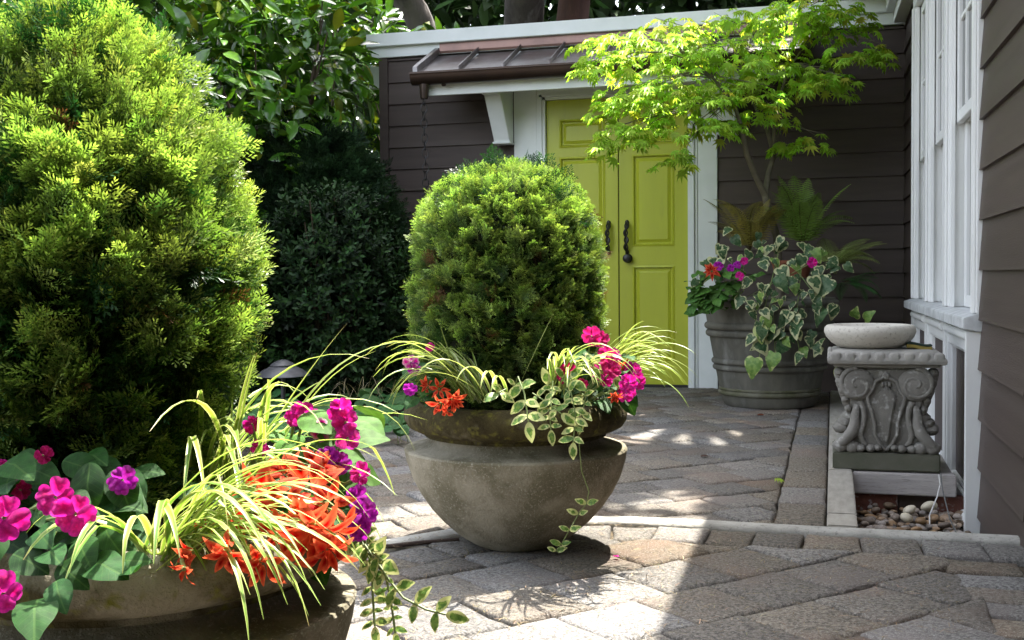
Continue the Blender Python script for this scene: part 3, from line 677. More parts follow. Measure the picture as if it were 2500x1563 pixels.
# ================================================================== TREES BEHIND (they shade the court)
def tree(name, label, trunk, rad, material, crowns, K, col):
    base = Vector(trunk[0]); t = thing(name, base, label, 'tree', 'tall trees behind the shed')
    b = MB(); b.tube(trunk, rad, 14); trk = b.build('trunk', material, t, smooth=True)
    tops = MB()
    for c, r in crowns:
        for _ in range(5):
            d = rdir(-.5, .9); e = Vector(c) - Vector((0, 1.1, 1.9)) + Vector((d.x * r[0], d.y * r[1], d.z * r[2])) * .75; s = Vector(trunk[-1]); tops.tube([s, s.lerp(e, .5) + Vector((0, 0, .3)), e], [.08, .05, .015], 6)
    tops.build('limb', material, t, smooth=True)
    P = []; 
    for c, r in crowns:
        n = int(K * r[0] * r[1] * r[2] / sum(q[0]*q[1]*q[2] for _, q in crowns)); d = nrm(RNG.normal(size=(n, 3))); P.append(np.array(c) - [0, 1.1, 1.9] + d * np.array(r) * (RNG.random((n, 1)) ** .45))
    P = np.concatenate(P); nz = noise3(P, 1.9, 4); P = P[nz > -.28]
    gx = P[:, 0] - SXY[0] * P[:, 2]; gy = P[:, 1] - SXY[1] * P[:, 2]
    e = .07 * np.sin(gx * 9) + .05 * np.sin(gx * 23 + 1)
    lit = (gy < 3.80 + e) | ((np.abs(gx + .56) < .19) & (np.abs(gy - 4.05) < .22 + .5 * e)) | ((gx > -1.9) & (gx < .1) & (gy > 5.25) & (gy < 6.9))  # crowns shaped for the light: leaves that would shade chosen sun patches are dropped
    lit |= (gx < -3.72 - e) & (np.sin(gx * 3.1 + gy * 2.3) + np.sin(gy * 3.7 - gx * 1.3) > -1.1)
    lit |= (np.hypot(gx + .31, gy - 6.05) < .05)
    P = P[~lit & (P[:, 2] > 3.3)]; K2 = len(P)
    tv, tf, tc = leaf_tmpl(.55, .15, .1, (0, .3, .7, 1))
    d = nrm(RNG.normal(size=(K2, 3)) + [0, 0, -.3]); n_ = nrm(RNG.normal(size=(K2, 3)) + [0, 0, 1.0])
    V, F, C = scatter(tv, tf, tc, P, frames(d, n_), RNG.uniform(.16, .26, K2), vary(col, K2, .25), vary(col, K2, .25))
    o = link('crown', raw_mesh('crown', V, F, C, LM['tree']), t); return t
tree('tree', 'thick grey-barked tree trunk rising right behind the shed roof', [(-2.95, 10.6, -.1), (-2.90, 10.6, 2), (-2.82, 10.5, 3.2), (-2.6, 9.8, 4.2), (-2.3, 8.6, 5.0)], [.24, .20, .19, .16, .1], M['bark'],
     [((-2.3, 9.0, 7.2), (1.9, 1.9, 1.6)), ((-1.0, 8.6, 6.6), (1.6, 1.5, 1.1)), ((-1.6, 8.2, 8.3), (1.8, 1.6, 1.2))], 20000, (.045, .085, .018))
tree('tree', 'red-brown tree trunk next to the grey one behind the roof', [(-2.44, 10.4, -.1), (-2.42, 10.4, 2.4), (-2.3, 10.4, 3.4), (-1.2, 9.6, 4.6), (-.2, 8.6, 5.5)], [.19, .165, .15, .12, .08], M['redbark'],
     [((.3, 9.0, 7.6), (1.9, 1.8, 1.5)), ((-.9, 9.2, 8.4), (1.6, 1.6, 1.2)), ((.2, 8.0, 6.4), (1.6, 1.3, 1.0))], 18000, (.04, .08, .02))
tree('tree', 'dark leaning trunk left of the others, above the roof corner', [(-3.25, 10.2, -.1), (-3.32, 10.2, 1.6), (-3.45, 10.2, 2.5), (-3.8, 10.2, 3.3), (-4.3, 9.4, 4.2), (-4.6, 8.4, 5.2)], [.17, .15, .14, .13, .11, .08], M['bark'],
     [((-4.7, 9.0, 7.4), (2.0, 1.9, 1.6)), ((-3.4, 8.4, 6.9), (1.5, 1.4, 1.1))], 13000, (.045, .09, .02))
# woodland beyond, one mass
K = 42000; P = np.c_[RNG.uniform(-10, 6, K), RNG.uniform(11.2, 14.5, K), RNG.random(K) ** .8 * 6.5]
P = P[noise3(P, 1.1, 2) > -.75]; K = len(P)
tv, tf, tc = leaf_tmpl(.42, .15, .1, (0, .3, .7, 1)); d = nrm(RNG.normal(size=(K, 3)) + [0, 0, -.4]); nn = nrm(RNG.normal(size=(K, 3)) + [0, -.4, .8])
V, F, C = scatter(tv, tf, tc, P, frames(d, nn), RNG.uniform(.2, .36, K), vary((.035, .075, .018), K, .35), vary((.05, .10, .02), K, .3))
o = link('woodland', raw_mesh('woodland', V, F, C, LM['tree'])); tag(o, 'dark leafy woodland behind the shed roof', 'woodland', kind='stuff')

K = 10000; P = np.c_[RNG.uniform(-4.5, 5, K), RNG.uniform(-6.5, -3.2, K), RNG.random(K) * 5.2 - .2]; d = nrm(RNG.normal(size=(K, 3)) + [0, 0, -.4]); nn = nrm(RNG.normal(size=(K, 3)) + [0, .4, .8])  # unseen trees added behind the viewer to cut sky light on front faces
V, F, C = scatter(tv, tf, tc, P, frames(d, nn), RNG.uniform(.3, .55, K), vary((.035, .075, .018), K, .35), vary((.05, .10, .02), K, .3))
o = link('woodland', raw_mesh('woodland', V, F, C, LM['tree'])); tag(o, 'unseen trees added behind the viewer to shade the surfaces facing it', 'woodland', kind='stuff')

# ================================================================== LAUREL HEDGE
def hedge_points(K, blobs):
    P = []; Nn = []
    tot = sum(r[0]*r[1]*r[2] for _, r in blobs)
    for c, r in blobs:
        n = int(K * r[0]*r[1]*r[2] / tot); d = nrm(RNG.normal(size=(n, 3))); rr = 1 - .42 * RNG.random((n, 1)) ** 1.6; P.append(np.array(c) + d * np.array(r) * rr); Nn.append(nrm(d / np.array(r)))
    return np.concatenate(P), np.concatenate(Nn)
lb = [((-4.45, 7.0, 1.9), (1.0, 1.1, 1.5)), ((-3.95, 7.55, 2.35), (.72, .55, .75)), ((-4.9, 6.1, 2.2), (1.0, .9, 1.3)), ((-4.2, 8.5, 2.5), (.95, .9, .75)), ((-5.6, 5.2, 2.4), (1.1, 1.0, 1.5)), ((-5.5, 6.5, 1.2), (1.2, 1.2, 1.3)), ((-3.85, 8.1, 1.5), (.38, .5, .7)), ((-3.4, 9.4, 2.42), (.75, .5, .5))]
P, Nn = hedge_points(17000, lb)
lh = thing('laurel_hedge', (-4.5, 7.0, 0), 'large cherry laurel hedge with glossy oval leaves left of the shed', 'hedge')
keep = (noise3(P, 2.6, 1) + .35 * noise3(P, 7, 3) > -.42) & ~((P[:, 0] > XL - .09) & (P[:, 1] > YW - .02) & (P[:, 2] < 2.66)) ; P = P[keep]; Nn = Nn[keep]; K = len(P)
d = nrm(Nn * .8 + RNG.normal(size=(K, 3)) * .55 + [0, -.1, -.25]); nn = nrm(Nn * .5 + RNG.normal(size=(K, 3)) * .35 + [0, -.15, .8])
scl = RNG.uniform(.13, .20, K); rot = frames(d, nn)
tv, tf, tc = leaf_tmpl(.42, .16, .16, power=.75)
dist = np.linalg.norm(P - np.array([0, 0, CAM_H]), axis=1); v = P - np.array([0, 0, CAM_H]); dz = v @ np.array(cf)
px = 1250 + FPX * (v @ np.array(cr)) / dz; py = 781.5 - FPX * (v @ np.array(cu)) / dz
front = (Nn @ np.array([.35, -.9, .1]))
score = front * 1.5 + RNG.random(K) * .5 - dist * .15 + np.where((px > 230) & (px < 1080) & (py > 0) & (py < 460), 5, 0) + ((P - np.array([-4.4, 7, 1.9])) @ np.array([.3, -.8, .2])) * .7
idx = np.argsort(-score); big = idx[:300]; rest = idx[300:]
base = (.070, .170, .016)
cl = vary(base, K, .28, .10); yl = RNG.random(K) < .07; cl[yl] = vary((.20, .24, .02), int(yl.sum()), .2)
V, F, C = scatter(tv, tf, tc, P[rest], rot[rest], scl[rest], cl[rest], cl[rest] * 1.7)
tag(link('foliage', raw_mesh('foliage', V, F, C, LM['laurel'], True), lh), kind='stuff')
lmv = []
for k in range(6):
    q = vary(base if k < 5 else (.17, .23, .02), 1, .25, .08); V, F, C = scatter(tv, tf, tc, np.zeros((1, 3)), np.eye(3)[None], [1], q, q * 1.7); lmv.append(raw_mesh('leaf', V, F, C, LM['laurel'], True))
for i in big:
    m4 = Matrix.Identity(4); r3 = rot[i] * scl[i]
    for a in range(3):
        for c in range(3): m4[a][c] = r3[a, c]
        m4[a][3] = P[i][a]
    place('leaf', lmv[RNG.choice(6, p=[.2, .2, .2, .18, .17, .05])], lh, m4)
b = MB()
for _ in range(60):
    c, r = random.choice(lb); e = Vector(c) + Vector(np.array(rdir(-.2, 1)) * np.array(r)) * .95; s = Vector((c[0], c[1], .0)); b.tube([s, s.lerp(e, .5) + Vector((U(-.1, .1), U(-.1, .1), .2)), e], [.03, .018, .004], 6)
b.build('stem', M['stemb'], lh, smooth=True)

# ================================================================== NEEDLE SHRUBS
def sprig_tmpl(L=1.0, side=6, nm=14, ns=8, nl=.24, nw=.050):
    """flat yew spray along +Y: needles as thin lozenges; blend rises to the tips"""
    V = []; F = []; T = []
    def needle(p, dv, up_, l, tb):
        dv = dv.normalized(); s = dv.cross(up_).normalized() * nw * .5; n = len(V)
        V.extend([tuple(p), tuple(p + dv * l * .55 + s), tuple(p + dv * l), tuple(p + dv * l * .55 - s)]); F.append((n, n + 1, n + 2, n + 3)); T.extend([max(0, tb - .25), tb, min(1, tb + .2), tb])
    rr = random.Random(5)
    def shoot(o, ax, up_, l, n, t0, t1):
        sd_ = ax.cross(up_).normalized()
        for i in range(n):
            t = (i + .5) / n; p = o + ax * l * t; s = 1 if i % 2 else -1; lift = rr.uniform(-.1, .5)
            needle(p, ax * (.55 + .5 * t) + sd_ * s * (.85 - .3 * t) + up_ * lift, up_ + sd_ * rr.uniform(-.5, .5), nl * (1 - .35 * t) * rr.uniform(.8, 1.15), t0 + (t1 - t0) * t)
        needle(o + ax * l, ax, up_, nl * .7, t1)
    Y = Vector((0, 1, 0)); Z = Vector((0, 0, 1))
    shoot(Vector((0, 0, 0)), Y, Z, L, nm, 0, 1)
    for k in range(side):
        t = .12 + .72 * k / max(1, side - 1); s = 1 if k % 2 else -1; ax = Vector((s * .75, .8, rr.uniform(-.15, .35))).normalized()
        shoot(Vector((0, L * t, 0)), ax, (Z - ax * ax.dot(Z)).normalized(), L * (.62 - .3 * t) * rr.uniform(.85, 1.2), ns, t * .55, .6 + .4 * t)
    return np.array(V), np.array(F), np.array(T)
SPRIG = sprig_tmpl()
def shrub_profile(prof, K, C0, lump=.06, seed=0, inset=.07, tuft=0):
    """points on a solid of revolution r(z)"""
    z = np.array([p[1] for p in prof]); r = np.array([p[0] for p in prof]); seg = np.hypot(np.diff(z), np.diff(r)) * (r[:-1] + r[1:]) + 1e-6; pr = seg / seg.sum()
    s = RNG.choice(len(seg), K, p=pr); t = RNG.random(K); zz = z[s] + (z[s+1] - z[s]) * t; rr = r[s] + (r[s+1] - r[s]) * t; a = RNG.uniform(0, 2 * math.pi, K)
    n_ = nrm(np.stack([np.cos(a) * (z[s+1] - z[s]), np.sin(a) * (z[s+1] - z[s]), -(r[s+1] - r[s])], -1))
    P = np.stack([np.cos(a) * rr, np.sin(a) * rr, zz], -1)
    if tuft:                                                  # shoots gather in tufts with hollows between them
        Q = P[RNG.choice(K, tuft, replace=False)]; d1 = np.full(K, 9.0)
        for q in Q: d1 = np.minimum(d1, np.linalg.norm(P - q, axis=1))
        ln = 1 - 2 * np.clip(d1 / np.percentile(d1, 90), 0, 1.2) ** 1.4; ln = .75 * ln + .25 * noise3(P, 7, seed)
    else: ln = noise3(P, 7, seed) * .6 + noise3(P, 15, seed + 2) * .4
    P = P + n_ * (ln[:, None] * lump - inset * RNG.random((K, 1)) ** 1.8); return P + np.array(C0), n_, ln
def needle_shrub(name, label, cat, C0, prof, K, dark, bright, lump, seed, size=(.055, .085), up=.5, brown=.012, material='yew', gap=-1.2, tuft=0, core=.8):
    t = thing(name, C0, label, cat); P, n_, ln = shrub_profile(prof, K, C0, lump, seed, .045, tuft)
    kp = ln > gap; P, n_, ln = P[kp], n_[kp], ln[kp]; K = len(P)
    d = nrm(n_ * .75 + RNG.normal(size=(K, 3)) * .38 + [0, 0, up]); nn = nrm(RNG.normal(size=(K, 3)) * .7 + [0, 0, 1] + n_ * .3)
    cA = vary(dark, K, .25); cB = vary(bright, K, .20, .07); topf = np.clip(n_[:, 2:3] * .65 + .42 + ln[:, None] * .5 + RNG.normal(0, .18, (K, 1)), .06, 1.0); cB = cA + (cB - cA) * topf  # new-growth tips, painted lighter on top and darker in hollows to mimic sunlight
    br = (noise3(P, 19, seed + 5) > .93 - brown * 8) & (RNG.random(K) < .8); cA[br] = vary((.10, .045, .022), int(br.sum()), .2); cB[br] = vary((.17, .075, .035), int(br.sum()), .2)
    V, F, C = scatter(*SPRIG, P - d * .03, frames(d, nn), RNG.uniform(*size, K), cA, cB)
    # darker older shoots inside
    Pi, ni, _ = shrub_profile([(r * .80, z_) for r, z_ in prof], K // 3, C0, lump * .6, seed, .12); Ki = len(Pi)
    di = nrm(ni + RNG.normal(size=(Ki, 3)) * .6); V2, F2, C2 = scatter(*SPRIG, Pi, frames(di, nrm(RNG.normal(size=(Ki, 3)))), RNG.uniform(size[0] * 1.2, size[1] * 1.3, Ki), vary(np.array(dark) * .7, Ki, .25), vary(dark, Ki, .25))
    o = link('foliage', raw_mesh('foliage', np.concatenate([V, V2]), np.concatenate([F, F2 + len(V)]), np.concatenate([C, C2]), LM[material]), t); tag(o, kind='stuff')
    b = MB(); b.lathe([(r * core * (1 + .06 * math.sin(z_ * 40)), z_ * .97) for r, z_ in prof], *C0, 40, lambda a, z: 1 + .05 * math.sin(5 * a + z * 30) + .05 * math.sin(9 * a - z * 45) + U(-.03, .03)); b.build('opaque_core', M['shrubcore'], t, smooth=True)  # solid light-blocking core added as a proxy for dense inner twigs
    b = MB(); zt = prof[-1][1]
    b.tube([Vector(C0) + Vector((0, 0, -.03)), Vector(C0) + Vector((.01, 0, zt * .45)), Vector(C0) + Vector((0, .01, zt * .8))], [.022, .018, .006], 8)
    for _ in range(36):
        z0 = U(.05, .7) * zt; a = U(0, 6.3); rr = np.interp(z0 + .1, [p[1] for p in prof], [p[0] for p in prof]) * .9; s = Vector(C0) + Vector((0, 0, z0)); e = s + Vector((math.cos(a) * rr, math.sin(a) * rr, U(.06, .16))); b.tube([s, s.lerp(e, .5) + Vector((0, 0, -.01)), e], [.007, .005, .002], 5)
    b.build('stem', M['stemb'], t, smooth=True); return t
PM = Vector((-.922, 3.296, -.010)); PL = Vector((-1.005, 1.475, -.010))        # bowl planters, base centres
prof_m = [(.225, .0), (.255, .06), (.270, .16), (.276, .27), (.278, .37), (.266, .46), (.238, .54), (.19, .60), (.11, .64), (.0, .655)]
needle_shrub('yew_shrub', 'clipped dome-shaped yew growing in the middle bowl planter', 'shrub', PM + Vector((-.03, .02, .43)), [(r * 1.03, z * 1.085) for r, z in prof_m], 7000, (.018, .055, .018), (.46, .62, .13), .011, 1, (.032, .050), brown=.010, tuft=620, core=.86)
prof_l = [(.16, .02), (.18, .08), (.205, .18), (.24, .28), (.255, .38), (.246, .47), (.218, .56), (.175, .64), (.115, .715), (.05, .76), (.0, .77)]
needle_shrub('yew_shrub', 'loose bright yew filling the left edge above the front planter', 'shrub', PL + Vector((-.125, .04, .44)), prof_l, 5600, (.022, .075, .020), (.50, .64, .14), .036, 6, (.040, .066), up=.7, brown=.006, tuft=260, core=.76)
DK = [(.3, 0), (.5, .3), (.55, .8), (.5, 1.2), (.38, 1.5), (.2, 1.68), (0, 1.75)]
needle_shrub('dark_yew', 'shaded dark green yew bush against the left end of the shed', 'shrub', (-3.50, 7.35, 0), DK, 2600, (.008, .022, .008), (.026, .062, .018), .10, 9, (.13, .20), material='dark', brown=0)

def leaf_bush(name, label, cat, C0, prof, K, col, tip, size, seed, lump=.1, material='dark', up=.5, width=.42):
    """small-leaved shrub: rosettes of leaves on shoots"""
    t = thing(name, C0, label, cat); P, n_, ln = shrub_profile(prof, K, C0, lump, seed, .22)
    tv, tf, tc = leaf_tmpl(width, .15, .1, (0, .35, .75, 1)); VV = []; FF = []; CC = []
    for k in range(7):
        t_ = k // 2 * .45; a = k * 2.4; rad_ = np.array([math.cos(a), math.sin(a), 0]); q = .35 + .15 * k
        TV = []
        d0 = Vector((math.cos(a), math.sin(a), q)).normalized(); m3 = np.array(orient((0, 0, 0), d0, Vector((0, 0, 1)), 1).to_3x3()); TV = tv @ m3.T + np.array([0, 0, t_ - .4]); VV.append(TV); FF.append(tf + k * len(tv)); CC.append(np.full(len(tv), k / 6.0))
    TV = np.concatenate(VV); TF = np.concatenate(FF); TC = np.concatenate(CC)
    d = nrm(n_ * .7 + RNG.normal(size=(K, 3)) * .4 + [0, 0, up]); x = nrm(np.cross(d, RNG.normal(size=(K, 3)))); rot = np.stack([x, np.cross(d, x), d], -1)
    V, F, C = scatter(TV, TF, TC, P, rot, RNG.uniform(*size, K), vary(col, K, .3), vary(tip, K, .3))
    tag(link('foliage', raw_mesh('foliage', V, F, C, LM[material]), t), kind='stuff')
    b = MB(); zt = prof[-1][1]
    for _ in range(26):
        a = U(0, 6.3); e = Vector(C0) + Vector((math.cos(a) * U(.1, .4), math.sin(a) * U(.1, .4), U(.5, .95) * zt)); s = Vector(C0) + Vector((U(-.08, .08), U(-.08, .08), -.03)); b.tube([s, s.lerp(e, .5), e], [.014, .009, .003], 5)
    b.build('stem', M['stemb'], t); return t
BX = [(.35, 0), (.52, .3), (.55, .7), (.48, 1.0), (.32, 1.25), (.15, 1.36), (0, 1.40)]
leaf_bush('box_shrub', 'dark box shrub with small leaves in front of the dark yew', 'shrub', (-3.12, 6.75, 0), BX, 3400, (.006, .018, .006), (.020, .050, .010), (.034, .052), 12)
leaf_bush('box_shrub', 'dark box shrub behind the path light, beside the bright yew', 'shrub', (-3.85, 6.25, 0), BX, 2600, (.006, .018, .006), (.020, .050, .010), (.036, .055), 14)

# ================================================================== BOWL PLANTERS
def planter(C0, label, seed, rimmat='moss', k=1.0, cut=0.0):
    t = thing('bowl_planter', C0, label, 'planter', 'mossy concrete bowl planters')
    mp_ = lambda pr: [(r * k, (z * (.328 - cut) / .328 if z <= .328 else z - cut) * k) for r, z in pr]
    rnd = random.Random(seed); ph = [rnd.uniform(0, 6) for _ in range(4)]
    wob = lambda a, z: 1 + .006 * math.sin(2 * a + ph[0] + z * 5) + .004 * math.sin(5 * a + ph[1] + z * 20) + .002 * math.sin(13 * a + ph[2])
    b = MB(); b.lathe(mp_([(.0, 0), (.105, 0), (.118, .006), (.135, .016), (.172, .044), (.2175, .090), (.253, .136), (.282, .186), (.305, .240), (.320, .292), (.3265, .328), (.323, .3335), (.300, .337), (.275, .342), (.260, .350), (.252, .362), (.249, .372), (.250, .384), (.20, .39)]), *C0, 96, wob)
    b.build('bowl', M['concrete'], t, smooth=True, angle=38)
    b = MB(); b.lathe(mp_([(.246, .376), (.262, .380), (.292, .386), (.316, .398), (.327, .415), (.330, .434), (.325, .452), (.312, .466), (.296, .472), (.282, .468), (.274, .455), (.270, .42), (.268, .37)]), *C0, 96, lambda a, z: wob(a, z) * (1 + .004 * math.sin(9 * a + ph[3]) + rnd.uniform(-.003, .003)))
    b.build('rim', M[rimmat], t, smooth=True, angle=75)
    b = MB(); b.lathe(mp_([(.272, .44), (.2, .452), (.1, .458), (.0, .46)]), *C0, 40, lambda a, z: 1 + .02 * math.sin(7 * a)); b.build('soil', M['soil'], t, smooth=True)
    return t
planter(PM, 'mossy-rimmed concrete bowl planter standing alone on the paving in front of the door', 3, k=1.03, cut=.043)
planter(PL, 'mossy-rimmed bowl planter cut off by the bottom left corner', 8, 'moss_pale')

# ================================================================== BARREL
BC = Vector((-.375, 7.10, 0)); br_ = thing('barrel_planter', BC, 'tall ringed grey barrel planter holding the maple and ivy', 'planter')
wob = lambda a, z: 1 + .006 * math.sin(2 * a + 1) + .003 * math.sin(7 * a + z * 9)
def barr(z): return .272 + .118 * (z / .62) ** .85
b = MB(); b.lathe([(0, 0), (.262, 0), (.272, .012)] + [(barr(z), z) for z in (.05, .1, .16, .22, .28, .34, .40, .46, .52, .58, .612)] + [(.392, .64), (.385, .655), (.36, .655), (.35, .62), (.34, .5)], *BC, 72, wob); b.build('tub', M['barrel'], br_, smooth=True, angle=60)
for z, w_, mname in ((.085, .016, 'barrelmoss'), (.108, .009, 'barrelmoss'), (.238, .018, 'barrel'), (.276, .018, 'barrel'), (.445, .022, 'barrel'), (.490, .022, 'barrel'), (.625, .020, 'barrel')):
    b = MB(); R0 = barr(z) - .002; b.lathe([(R0 + w_ * math.cos(q), z + w_ * math.sin(q)) for q in np.linspace(-1.75, 1.75, 9)], *BC, 72, wob); b.build('hoop', M[mname], br_, smooth=True)
b = MB(); b.lathe([(.352, .60), (.2, .63), (0, .64)], *BC, 36); b.build('soil', M['soil'], br_, smooth=True)

# ================================================================== CARVED PEDESTAL
pdx0, pdx1, pdy0, pdy1 = -.012, .424, 4.80, 5.16; pc = (pdx0 + pdx1) / 2
pd = thing('pedestal', (pc, pdy0 + .18, 0), 'carved grey cast stone pedestal with scrolls beside the pebble pit', 'pedestal')
b = MB(); b.box(pdx0 + .01, pdx1 - .012, pdy0, pdy1, .001, .072); b.build('plinth', M['plinth'], pd, smooth=True, bevel=.006)
def W(xn, zn): return (pc + xn * .20, .072 + zn * .345)        # xn -1..1 across, zn 0..1 up
sil = [(-.92, 0), (-.98, .06), (-.90, .13), (-.74, .20), (-.66, .28), (-.63, .38), (-.66, .48), (-.72, .58), (-.80, .68), (-.88, .78), (-.90, .88), (-.82, .96), (-.66, 1.0)]
pts = [W(*p) for p in sil] + [W(-p[0], p[1]) for p in reversed(sil)]
yb0 = pdy0 + .028
b = MB(); b.prism(pts, 1, yb0, pdy1 - .03); b.build('body', M['stone'], pd, smooth=True, bevel=.010)
def relief(name, pts, rad, n=8):
    b = MB(); b.tube(pts, rad, n); b.build(name, M['stone'], pd, smooth=True, angle=70)
def fr(xn, zn, dy=0.0): x, z = W(xn, zn); return (x, yb0 - dy, z)
for s in (-1, 1):
    pts = []; rad = []
    for i in range(46):
        a = i / 45 * 4.6 * math.pi * .62 + (math.pi * .5); rr = .062 * (1 - i / 45) ** .9 + .006
        cx, cz_ = W(s * .56, .80); pts.append((cx - s * math.cos(a) * rr * 1.05, yb0 - .004 - .012 * i / 45, cz_ + math.sin(a) * rr)); rad.append(.0125 * (1 - .45 * i / 45))
    relief('volute', pts, rad)
    b = MB(); cx, cz_ = W(s * .56, .80); b.blob((cx, yb0 - .004, cz_), (.070, .016, .066), 20, 10); b.build('volute_disc', M['stone'], pd, smooth=True)
    relief('scroll_stem', [fr(s*.50, .60, .006), fr(s*.44, .52, .008), fr(s*.42, .42, .008), fr(s*.45, .32, .008), fr(s*.50, .22, .008), fr(s*.46, .13, .008), fr(s*.38, .09, .008)], [.013, .012, .011, .012, .012, .011, .008])
    relief('scroll_stem', [fr(s*.56, .56, .004), fr(s*.60, .44, .008), fr(s*.60, .34, .010), fr(s*.66, .24, .014), fr(s*.80, .14, .018), fr(s*.90, .09, .018)], [.012, .018, .022, .024, .022, .018])
    relief('shield_border', [fr(s*.06, .88, .004), fr(s*.20, .84, .006), fr(s*.26, .74, .006), fr(s*.36, .66, .006), fr(s*.34, .58, .006), fr(s*.28, .48, .006), fr(s*.22, .34, .006), fr(s*.22, .22, .006), fr(s*.12, .10, .006), fr(0, .03, .006)], .0075)
    b = MB()
    for (xn, zn, r) in ((.88, .07, .034), (.66, .06, .032), (.50, .05, .022), (.30, .05, .020), (.16, .06, .016)):
        x, z = W(s * xn, zn); b.blob((x, yb0 - .004, z), (r, .030, r * .82), 14, 8, .04)
    b.build('foot_carving', M['stone'], pd, smooth=True)
    b = MB()
    for k in range(14):
        x, z = W(s * (.90 - .20 * (k / 13) ** 1.5), .94 - k * .036); b.blob((x, yb0 + .028 + .010 * (k % 3), z), (.024 - .0006 * k, .034, .020), 12, 8, .07)
    for (zn, xo_) in ((.40, .70), (.34, .78), (.27, .86)):
        x, z = W(s * xo_, zn); b.blob((x, yb0 + .05, z), (.036, .05, .026), 12, 8, .06)
    b.build('acanthus', M['stone'], pd, smooth=True)
b = MB(); uo = [(0, .12), (.05, .13), (.07, .2), (.10, .34), (.15, .50), (.19, .62), (.17, .70), (.10, .745), (.05, .75), (.045, .79)]
uo = [(x * .92, z) for x, z in uo]; ol = [W(x, z) for x, z in uo] + [W(-x, z) for x, z in reversed(uo[1:])]; b.prism(ol, 1, yb0 - .014, yb0 + .01); b.build('urn_motif', M['stone'], pd, smooth=True, bevel=.005)
b = MB(); x, z = W(0, .90); b.blob((x, yb0 - .002, z), (.016, .014, .016), 12, 8); b.build('boss', M['stone'], pd, smooth=True)
b = MB(); x, z = W(0, .80)
for k in (-1, 0, 1): b.blob((x + k * .013, yb0 - .002, z), (.008, .010, .012), 8, 6)
b.build('crest', M['stone'], pd, smooth=True)
# cap with egg moulding
zc = .418
b = MB(); b.box(pdx0 + .012, pdx1 - .012, pdy0 + .012, pdy1, zc, zc + .012); n0 = len(b.v)
lo = (pdx0 - .012, pdx1 + .014, pdy0 - .012, pdy1 + .01); hi = (pdx0 + .03, pdx1 - .052, pdy0 + .05, pdy1 - .03)
lev = [((pdx0 - .006, pdx1 + .008, pdy0 - .006, pdy1), zc + .0125), (lo, zc + .022), ((pdx0 - .010, pdx1 + .010, pdy0 - .010, pdy1 + .008), zc + .036), ((pdx0 + .006, pdx1 - .012, pdy0 + .01, pdy1 - .006), zc + .062), (hi, zc + .070)]
for (r4, z) in lev: b.v += [(r4[0], r4[2], z), (r4[1], r4[2], z), (r4[1], r4[3], z), (r4[0], r4[3], z)]
for k in range(len(lev) - 1):
    for i in range(4): j = (i + 1) % 4; b.f.append((n0 + k*4 + i, n0 + k*4 + j, n0 + k*4 + 4 + j, n0 + k*4 + 4 + i))
b.f.append(tuple(n0 + i for i in (3, 2, 1, 0))); m_ = n0 + (len(lev) - 1) * 4; b.f.append(tuple(m_ + i for i in range(4)))
b.build('cap', M['stonetop'], pd, smooth=True, bevel=.004, angle=50)
for k in range(8):
    x = pdx0 + .022 + k * (pdx1 - pdx0 - .04) / 7; b = MB(); b.blob((x, pdy0 + .0005, zc + .038), (.0225 if k % 2 == 0 else .021, .0125, .0245), 14, 8, .02, .6); b.build('egg_moulding', M['stonetop'], pd, smooth=True)
for k in range(6):
    y = pdy0 + .03 + k * .062; b = MB(); b.blob((pdx0 + .0005, y, zc + .038), (.0125, .0225, .0245), 14, 8, .02, .6); b.build('egg_moulding', M['stonetop'], pd, smooth=True)
# stone bowl and sponge on it
sb = MB(); wobb = lambda a, z: 1 + .012 * math.sin(2 * a + .5) + .006 * math.sin(3 * a + 1.4) + random.uniform(-.002, .002)
sbc = (pc - .06, pdy0 + .19, zc + .0705)
sb.lathe([(0, 0), (.10, 0), (.125, .004), (.155, .022), (.175, .045), (.184, .066), (.182, .083), (.172, .094), (.160, .096), (.150, .090), (.13, .07), (.08, .052), (0, .048)], *sbc, 72, wobb)
tag(sb.build('stone_bowl', M['bowl'], smooth=True, angle=70), 'pale round stone bowl resting on top of the carved pedestal', 'bowl')
sp = thing('sponge', (pdx1 - .085, pdy0 + .12, zc + .0705), 'small dark green and yellow sponge on the pedestal beside the bowl', 'sponge')
for nm, z0, z1, mm in (('sponge_layer', .0, .014, 'sponge_y'), ('scouring_layer', .0142, .022, 'sponge_g')):
    b = MB(); n0 = 12
    for z in (z0, z1):
        for s in (0, 1):
            for i in range(n0 + 1): t = i / n0; b.v.append((pdx1 - .135 + .098 * t, pdy0 + .10 + .06 * s, zc + .0708 + z + .005 * math.sin(t * 4.5 + 1)))
    r = n0 + 1
    for i in range(n0):
        b.f += [(i, i + 1, r + i + 1, r + i), (2*r + i, 3*r + i, 3*r + i + 1, 2*r + i + 1), (i, 2*r + i, 2*r + i + 1, i + 1), (r + i, r + i + 1, 3*r + i + 1, 3*r + i)]
    b.f += [(0, r, 3*r, 2*r), (n0, 2*r + n0, 3*r + n0, r + n0)]; b.build(nm, M[mm], sp, smooth=True, bevel=.002)
# cables dropping into the pebbles
for nm, mm, pts, lab in (('cable', 'cablew', [(.402, 4.76, .0), (.404, 4.72, -.03), (.385, 4.62, -.06), (.352, 4.55, -.12), (.350, 4.50, -.19)], 'thin white cable bending down into the pebbles below the beam'),
                         ('cable', 'cableb', [(.408, 4.75, .01), (.407, 4.66, -.04), (.42, 4.50, -.12), (.44, 4.35, -.165), (.46, 4.15, -.17), (.47, 3.95, -.18)], 'dark grey cable running along the pebbles at the house base')):
    b = MB(); b.tube(pts, .0026, 8); tag(b.build(nm, M[mm], smooth=True), lab, 'cable')

